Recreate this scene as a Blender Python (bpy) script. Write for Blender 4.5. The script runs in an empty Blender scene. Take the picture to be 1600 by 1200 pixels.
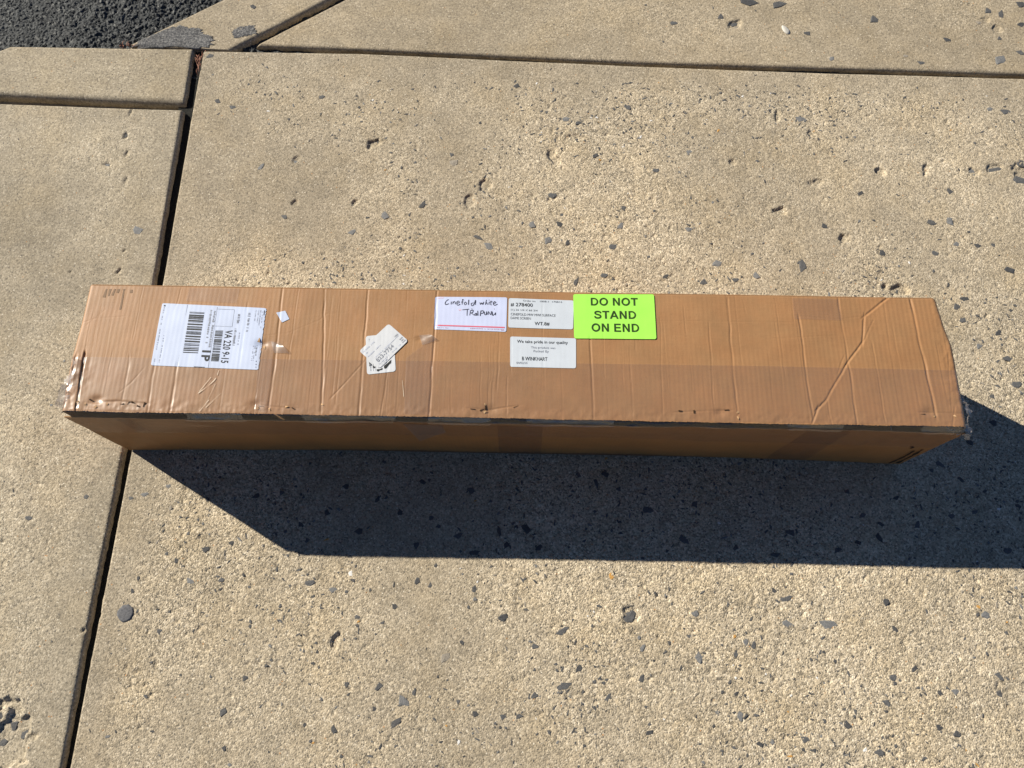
import bpy, bmesh, math, random
import numpy as np
from mathutils import Vector, Matrix

C = bpy.context.scene.collection
S = bpy.context.scene
rng = np.random.default_rng(11)
random.seed(11)

# ------------------------------------------------------------------ measured layout (metres, ground z = 0)
CAM = [0.01127,-0.31721,1.24904]
ROT = [[0.9998,-0.017242,0.010139],[0.019645,0.941803,-0.335592],[-0.003763,0.335724,0.941953]]
BW = 0.2037
BH = 0.2131
J = {'mainR':[[-0.6614,0.8599],[-0.6591,0.705],[-0.6516,0.3488],[-0.649,-0.0001],[-0.6488,-0.2703],[-0.6488,-0.4913]],
 'mainL':[[-0.6882,0.8595],[-0.6837,0.7046],[-0.6731,0.3484],[-0.6665,-0.0004],[-0.6682,-0.2707],[-0.665,-0.4916]],
 'kerbU':[[-1.0591,0.7366],[-0.6762,0.7221]],
 'kerbLo':[[-1.0532,0.7127],[-0.6681,0.704]],
 'topLo':[[-0.662,0.8549],[-0.3364,0.8534],[0.2483,0.8296],[0.6416,0.8179],[1.032,0.8112]],
 'topUp':[[-0.5476,0.8719],[-0.3374,0.8652],[0.2487,0.8395],[1.0343,0.8226]],
 'stripTop':[[-1.0669,0.8602],[-0.6805,0.8613]],
 'diaLo':[[-0.548,0.8753],[-0.3844,0.9926]],
 'diaUp':[[-0.5584,0.8922],[-0.4316,0.9954]],
 'asph':[[-0.8097,0.8762],[-0.6449,0.992]],
 'patch':[[-0.8115,0.8643],[-0.7958,0.8884],[-0.7227,0.9205],[-0.6806,0.9125],[-0.6455,0.8874],[-0.644,0.8602]],
 'patch2':[[-0.6094,0.9085],[-0.5935,0.9208],[-0.5625,0.9231],[-0.5543,0.9025],[-0.5763,0.8953],[-0.6037,0.888]]}
LEFT = [[-0.6494,-0.0012],[-0.6519,0.0399],[-0.6523,0.0852],[-0.65,0.137],[-0.65,0.1904],[-0.6503,0.2035]]
RIGHT = [[0.6515,0.0009],[0.6527,0.0229],[0.6533,0.0718],[0.653,0.1231],[0.6464,0.1582],[0.642,0.1972],[0.6402,0.2036]]
CR = [[0.0022,0.9,[-0.3528,0.2011],[-0.3501,0.1009],[-0.3498,0.0092]],[0.0013,0.5,[-0.3281,0.1994],[-0.3293,0.086]],[0.0013,0.4,[-0.3339,0.0849],[-0.3342,0.0105]],[0.0022,0.8,[-0.5259,0.0703],[-0.525,0.0031]],[0.0022,0.8,[-0.4929,0.0709],[-0.4926,0.0037]],[0.0016,0.6,[-0.5659,0.0817],[-0.5634,0.0101]],[0.0013,0.4,[-0.5931,0.0893],[-0.5924,0.0292]],[0.0016,0.45,[-0.5086,0.1929],[-0.51,0.1724]],[0.0022,0.9,[-0.2888,0.1979],[-0.2803,0.097],[-0.2732,0.0019]],[0.0013,0.35,[-0.2634,0.1984],[-0.2606,0.1493]],[0.0022,0.9,[-0.2224,0.1991],[-0.2188,0.002]],[0.0016,0.6,[-0.1832,0.0685],[-0.1874,0.0016]],[0.0022,1.0,[-0.117,0.201],[-0.1173,0.1],[-0.1183,0.0009]],[0.0013,0.4,[-0.2931,0.0664],[-0.2926,0.0103]],[0.0013,0.4,[-0.0894,0.0502],[-0.0867,0.0131]],[0.0013,0.45,[-0.0469,0.0911],[-0.0447,0.0265]],[0.0016,0.5,[-0.0206,0.1326],[-0.0212,0.0466]],[0.0016,0.5,[-0.0074,0.0567],[-0.0064,0.0088]],[0.0013,0.5,[-0.0325,0.0513],[-0.0334,0.0199]],[0.0013,0.5,[-0.0278,0.0514],[-0.0278,0.0181]],[0.0013,0.3,[0.0475,0.0757],[0.0486,0.0429]],[0.0022,0.8,[0.1148,0.1247],[0.1176,0.0034]],[0.0016,0.5,[0.2209,0.1579],[0.218,0.0758],[0.2169,0.0119]],[0.0016,0.6,[0.2933,0.1518],[0.2912,0.0133]],[0.0022,0.8,[0.324,0.1916],[0.3234,0.0978],[0.3242,0.0139]],[0.0013,0.4,[0.3918,0.1536],[0.3936,0.0571]],[0.0022,0.9,[0.4283,0.1648],[0.4296,0.0897],[0.4319,0.0111]],[0.0013,0.4,[0.4212,0.1976],[0.4203,0.1615]],[0.0022,0.9,[0.4913,0.1945],[0.4937,0.1009],[0.4937,0.0027]],[0.0013,0.4,[0.5599,0.1958],[0.5576,0.1021],[0.558,0.0308]],[0.0016,0.7,[0.533,0.121],[0.5344,0.0073]],[0.0026,1.3,[0.6005,0.1965],[0.6029,0.1335],[0.6059,0.0828],[0.6081,0.0182]],[0.0016,0.6,[0.642,0.1087],[0.6321,0.0196]],[0.0016,0.6,[0.4553,0.0386],[0.4572,0.002]],[0.0013,0.4,[0.3462,0.192],[0.3488,0.176]],[0.0022,1.3,[0.5676,0.2023],[0.5274,0.1697],[0.5189,0.1279],[0.494,0.0959],[0.4746,0.0685],[0.4529,0.0347],[0.4395,0.0218],[0.431,0.0034]],[0.0016,0.6,[0.5375,0.1594],[0.5183,0.1238]],[0.0016,0.5,[0.4871,0.1008],[0.4771,0.0805]],[0.0016,0.7,[-0.2191,0.0809],[-0.2309,0.0656],[-0.2426,0.0494],[-0.2592,0.0284]],[0.0013,0.3,[-0.3699,0.1212],[-0.3342,0.127],[-0.2914,0.1487],[-0.2808,0.1584],[-0.2522,0.1621]],[0.0013,0.4,[-0.1555,0.1178],[-0.1331,0.1265],[-0.1126,0.1186]],[0.0013,0.35,[0.2227,0.1569],[0.3194,0.1565],[0.416,0.1572]],[0.0013,0.4,[0.4305,0.168],[0.4875,0.1637],[0.5236,0.1696]],[0.0013,0.35,[0.3896,0.1307],[0.4785,0.1375]],[0.0013,0.4,[-0.649,0.137],[-0.6283,0.1448],[-0.5903,0.1486]],[0.0013,0.3,[-0.6365,0.1372],[-0.6208,0.1555]],[0.0022,0.9,[-0.6095,0.0122],[-0.569,0.0149],[-0.5284,0.0118]],[0.0016,0.8,[-0.059,0.0136],[-0.0313,0.0122],[0.01,0.0188]],[0.0016,0.7,[-0.3641,0.0119],[-0.3128,0.0089]],[0.0016,0.7,[0.238,0.0133],[0.3135,0.0176]],[0.0016,0.7,[0.5883,0.0198],[0.6475,0.0189]],[0.002,2.2,[-0.6333,0.0855],[-0.6306,0.0503],[-0.6289,0.0158],[-0.6275,-0.0036]],[0.0013,0.6,[-0.6124,0.0131],[-0.6146,-0.0034]],[0.0016,0.5,[-0.6472,0.04],[-0.633,-0.0037]],[0.0013,0.5,[-0.5436,0.0639],[-0.5559,0.0437],[-0.5676,0.0316]],[0.0035,1.2,[-0.6455,0.0802],[-0.6463,0.04]],[0.0016,0.8,[0.6366,0.0245],[0.631,0.0033]],[0.0012,0.4077,[0.1727,0.0857],[0.1733,0.0419],[0.174,-0.0008]],[0.0012,0.458251,[0.322,0.1969],[0.3226,0.159],[0.3233,0.1219]],[0.0012,0.381713,[0.5862,0.0723],[0.5867,0.0527],[0.5871,0.0332]],[0.0012,0.26904,[-0.0272,0.1208],[-0.0266,0.0794],[-0.0261,0.039]],[0.0012,0.260684,[-0.6222,0.1582],[-0.6217,0.0995],[-0.6212,0.0428]],[0.0012,0.244689,[0.3572,0.086],[0.3576,0.0649],[0.358,0.0441]],[0.0012,0.235476,[0.1638,0.2008],[0.1647,0.1436],[0.1656,0.0883]],[0.0012,0.260335,[-0.3644,0.0577],[-0.3641,0.0269],[-0.3638,-0.0033]],[0.0012,0.469214,[-0.261,0.1209],[-0.2604,0.0746],[-0.2599,0.0296]],[0.0012,0.463473,[-0.371,0.0988],[-0.3704,0.047],[-0.3699,-0.0033]],[0.0012,0.283661,[0.5209,0.1484],[0.5214,0.1254],[0.5218,0.1026]],[0.0012,0.218239,[-0.4487,0.1552],[-0.4483,0.1113],[-0.4478,0.0685]],[0.0012,0.389822,[-0.6349,0.1495],[-0.6346,0.1192],[-0.6344,0.0894]],[0.0012,0.334609,[0.424,0.1548],[0.4247,0.1171],[0.4254,0.0803]],[0.0012,0.21596,[0.2788,0.061],[0.2791,0.0453],[0.2793,0.0298]],[0.0012,0.436567,[0.3347,0.1986],[0.3356,0.1455],[0.3365,0.0941]],[0.0012,0.361985,[-0.1618,0.1994],[-0.1616,0.181],[-0.1614,0.1629]],[0.0012,0.46745,[-0.4029,0.1709],[-0.4023,0.1195],[-0.4018,0.0696]],[0.0012,0.463772,[0.567,0.1509],[0.5677,0.1192],[0.5683,0.0881]],[0.0012,0.417169,[0.044,0.1848],[0.0448,0.1337],[0.0455,0.0841]],[0.0012,0.440714,[0.3958,0.1959],[0.3969,0.1356],[0.398,0.0775]],[0.0012,0.295407,[-0.5195,0.1099],[-0.519,0.0529],[-0.5185,-0.0022]],[0.0012,0.458775,[-0.195,0.1202],[-0.1946,0.0905],[-0.1943,0.0614]],[0.0012,0.249694,[-0.2259,0.1889],[-0.2257,0.1657],[-0.2254,0.1429]],[0.0012,0.479084,[0.2569,0.1771],[0.2572,0.1591],[0.2574,0.1412]],[0.0012,0.349389,[0.6404,0.1422],[0.641,0.1161],[0.6416,0.0903]],[0.0012,0.431363,[0.1345,0.1339],[0.135,0.0992],[0.1355,0.0652]],[0.0012,0.456499,[-0.5668,0.1953],[-0.5664,0.1554],[-0.566,0.1165]],[0.0012,0.23656,[0.4508,0.0955],[0.4517,0.0473],[0.4526,0.0005]],[0.0012,0.420643,[0.1808,0.1852],[0.1814,0.1488],[0.1819,0.1133]],[0.0012,0.436525,[-0.4441,0.1562],[-0.4437,0.1192],[-0.4433,0.083]],[0.0012,0.438631,[0.6583,0.0623],[0.659,0.0316],[0.6597,0.0015]],[0.0012,0.404261,[-0.0026,0.1302],[-0.0022,0.1015],[-0.0018,0.0732]],[0.0012,0.241022,[-0.1123,0.1448],[-0.1115,0.0839],[-0.1108,0.0251]],[0.0012,0.37555,[0.6062,0.1288],[0.6069,0.0982],[0.6075,0.0682]],[0.0012,0.276247,[-0.522,0.0854],[-0.5216,0.0401],[-0.5211,-0.004]],[0.0012,0.420086,[-0.1668,0.0875],[-0.1662,0.0419],[-0.1657,-0.0024]],[0.0012,0.412699,[0.2249,0.1475],[0.2256,0.0997],[0.2264,0.0532]],[0.0012,0.335992,[-0.2716,0.0879],[-0.2711,0.0419],[-0.2706,-0.0028]],[0.0012,0.464753,[-0.2549,0.105],[-0.2544,0.0635],[-0.2539,0.023]],[0.0012,0.353157,[-0.6242,0.1624],[-0.6238,0.115],[-0.6234,0.0688]],[0.0012,0.42867,[-0.035,0.106],[-0.0343,0.0549],[-0.0336,0.0055]],[0.0012,0.380338,[-0.1844,0.0927],[-0.1838,0.0444],[-0.1832,-0.0025]],[0.0012,0.436006,[-0.1813,0.0741],[-0.1809,0.0354],[-0.1804,-0.0025]],[0.0012,0.467825,[0.6272,0.1261],[0.628,0.0871],[0.6288,0.049]],[0.0012,0.434254,[-0.421,0.0638],[-0.4207,0.0298],[-0.4203,-0.0036]],[0.0012,0.401512,[0.2611,0.0951],[0.2615,0.0724],[0.2619,0.05]],[0.0012,0.362637,[0.3758,0.1045],[0.3764,0.0707],[0.377,0.0374]],[0.0012,0.416917,[0.1734,0.108],[0.1741,0.0606],[0.1749,0.0145]],[0.0012,0.244806,[-0.603,0.1344],[-0.6026,0.0887],[-0.6022,0.0442]],[0.0012,0.392068,[-0.3524,0.1075],[-0.3523,0.0902],[-0.3521,0.0732]],[0.0012,0.263348,[-0.0249,0.1927],[-0.0246,0.1704],[-0.0243,0.1483]],[0.0012,0.250833,[-0.225,0.1717],[-0.2248,0.1541],[-0.2246,0.1367]],[0.0012,0.306484,[-0.0319,0.1111],[-0.0314,0.0692],[-0.0308,0.0283]],[0.0012,0.452891,[-0.3289,0.2004],[-0.3285,0.1648],[-0.3281,0.13]],[0.0012,0.314812,[-0.2757,0.1833],[-0.2751,0.1281],[-0.2745,0.0746]],[0.0012,0.210097,[-0.1507,0.1105],[-0.1505,0.0909],[-0.1503,0.0715]],[0.0012,0.295025,[0.0716,0.1158],[0.0725,0.0574],[0.0733,0.001]],[0.0012,0.317349,[0.4253,0.084],[0.4261,0.0417],[0.4269,0.0004]],[0.0012,0.239791,[-0.1566,0.113],[-0.156,0.0721],[-0.1556,0.0323]],[0.0012,0.471039,[0.6032,0.1132],[0.6038,0.0824],[0.6045,0.0522]],[0.0012,0.200265,[0.5198,0.1854],[0.5207,0.1432],[0.5215,0.1021]],[0.0012,0.239396,[0.1623,0.1091],[0.1631,0.054],[0.164,0.0007]],[0.0012,0.320871,[-0.1489,0.1669],[-0.1485,0.1374],[-0.1482,0.1084]],[0.0012,0.306339,[0.6238,0.0642],[0.6245,0.0324],[0.6251,0.0013]],[0.0012,0.272751,[0.138,0.0597],[0.1385,0.0291],[0.1389,-0.001]],[0.0012,0.289363,[-0.096,0.0584],[-0.0956,0.0279],[-0.0952,-0.0021]],[0.0012,0.333542,[-0.2655,0.1823],[-0.2649,0.1369],[-0.2644,0.0927]],[0.0012,0.282069,[-0.06,0.0869],[-0.0594,0.0419],[-0.0588,-0.0019]],[0.0012,0.349118,[-0.6221,0.159],[-0.6216,0.0994],[-0.6211,0.0419]]]
LAB = {'ship':[[-0.5324,0.172],[-0.3738,0.1663],[-0.3722,0.0665],[-0.5317,0.0712]],
 'scrap':[[-0.3574,0.1591],[-0.3443,0.1626],[-0.3363,0.1489],[-0.3467,0.143]],
 'stickA':[[-0.2194,0.1232],[-0.1781,0.1282],[-0.1705,0.0682],[-0.2123,0.0623]],
 'stickB':[[-0.2268,0.099],[-0.1865,0.1438],[-0.1554,0.1167],[-0.1948,0.0718]],
 'hand':[[-0.1193,0.1901],[-0.0099,0.191],[-0.0101,0.1339],[-0.1183,0.1361]],
 'order':[[-0.0075,0.19],[0.0911,0.1879],[0.0897,0.1404],[-0.0074,0.1412]],
 'pride':[[-0.0042,0.1267],[0.0939,0.1259],[0.0935,0.078],[-0.0032,0.0783]],
 'green':[[0.0902,0.1981],[0.2126,0.1998],[0.2132,0.126],[0.0911,0.1253]]}
HAND = [[[-0.0984,0.1857],[-0.1015,0.1839],[-0.1036,0.1798],[-0.1025,0.1772],[-0.0978,0.1788]],
 [[-0.0945,0.1823],[-0.0946,0.1777]],
 [[-0.0919,0.1824],[-0.0919,0.178]],
 [[-0.0919,0.1804],[-0.0899,0.1826],[-0.0885,0.181],[-0.0883,0.1781]],
 [[-0.0859,0.1796],[-0.0826,0.1808],[-0.0833,0.1833],[-0.0856,0.1825],[-0.086,0.1786],[-0.0842,0.1763],[-0.0807,0.1782]],
 [[-0.0758,0.1848],[-0.0776,0.1861],[-0.0779,0.1777]],
 [[-0.0798,0.1817],[-0.0759,0.1821]],
 [[-0.073,0.1821],[-0.0748,0.1792],[-0.0732,0.1773],[-0.0711,0.1794],[-0.073,0.1821]],
 [[-0.0681,0.1857],[-0.0683,0.1773]],
 [[-0.0607,0.1809],[-0.064,0.1794],[-0.0632,0.1758],[-0.0601,0.178],[-0.0577,0.1853],[-0.0577,0.1775]],
 [[-0.0511,0.1816],[-0.0499,0.1782],[-0.0481,0.1812],[-0.0467,0.1781],[-0.0452,0.1826]],
 [[-0.0413,0.1862],[-0.0428,0.1778]],
 [[-0.0425,0.1798],[-0.0409,0.1815],[-0.0397,0.1782]],
 [[-0.0371,0.1827],[-0.0374,0.1782]],
 [[-0.0374,0.1862],[-0.0369,0.1855]],
 [[-0.0343,0.1849],[-0.0346,0.1784],[-0.0334,0.1781]],
 [[-0.0365,0.1826],[-0.0318,0.183]],
 [[-0.0307,0.1803],[-0.027,0.1817],[-0.0289,0.1836],[-0.0308,0.1804],[-0.0289,0.1773],[-0.0243,0.1793]],
 [[-0.0771,0.1687],[-0.067,0.1701]],
 [[-0.0697,0.1695],[-0.0697,0.1592]],
 [[-0.0648,0.1681],[-0.0656,0.1598]],
 [[-0.0649,0.1674],[-0.0609,0.1685],[-0.0615,0.1648],[-0.0648,0.1637]],
 [[-0.0636,0.1638],[-0.059,0.1602]],
 [[-0.0565,0.1637],[-0.0584,0.1609],[-0.0562,0.1599],[-0.0555,0.1636],[-0.0549,0.1596]],
 [[-0.0539,0.1675],[-0.0532,0.1598]],
 [[-0.0491,0.168],[-0.0499,0.159]],
 [[-0.0492,0.1673],[-0.0452,0.1677],[-0.0455,0.1642],[-0.0492,0.1632]],
 [[-0.0439,0.1663],[-0.0431,0.1615],[-0.041,0.1619],[-0.0406,0.1666],[-0.0398,0.1614]],
 [[-0.0381,0.1615],[-0.0377,0.1666],[-0.0341,0.1615],[-0.0334,0.1672]],
 [[-0.0318,0.1667],[-0.0313,0.1604],[-0.0279,0.1632],[-0.0269,0.1651],[-0.0271,0.1608]],
 [[-0.0292,0.1714],[-0.0288,0.1708]],
 [[-0.0635,0.1703],[-0.0623,0.1708]]]
HANDRED = [[[-0.0829,0.1698],[-0.0789,0.1673]],[[-0.079,0.1695],[-0.0822,0.1674]],[[-0.1155,0.1876],[-0.106,0.1885]]]
LOGO = [[[-0.211,0.0822],[-0.2064,0.0785],[-0.2067,0.0762],[-0.21,0.0753],[-0.2099,0.078]],
 [[-0.2053,0.0773],[-0.2008,0.0744],[-0.2017,0.0725],[-0.2043,0.0724]],
 [[-0.1987,0.0708],[-0.1944,0.0712],[-0.1903,0.0733],[-0.1902,0.0702],[-0.1942,0.0691],[-0.1964,0.0672],[-0.1982,0.0682]],
 [[-0.1885,0.0766],[-0.1841,0.0806],[-0.1784,0.0863],[-0.1783,0.081],[-0.1816,0.0777],[-0.1843,0.073],[-0.1866,0.0717],[-0.1881,0.073]]]
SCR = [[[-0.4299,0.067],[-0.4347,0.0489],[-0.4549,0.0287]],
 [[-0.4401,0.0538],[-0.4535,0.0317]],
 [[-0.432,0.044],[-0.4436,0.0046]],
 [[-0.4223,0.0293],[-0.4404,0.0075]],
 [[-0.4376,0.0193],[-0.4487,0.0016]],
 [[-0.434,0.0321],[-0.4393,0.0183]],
 [[-0.1597,0.0539],[-0.1561,0.0293]]]
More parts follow.
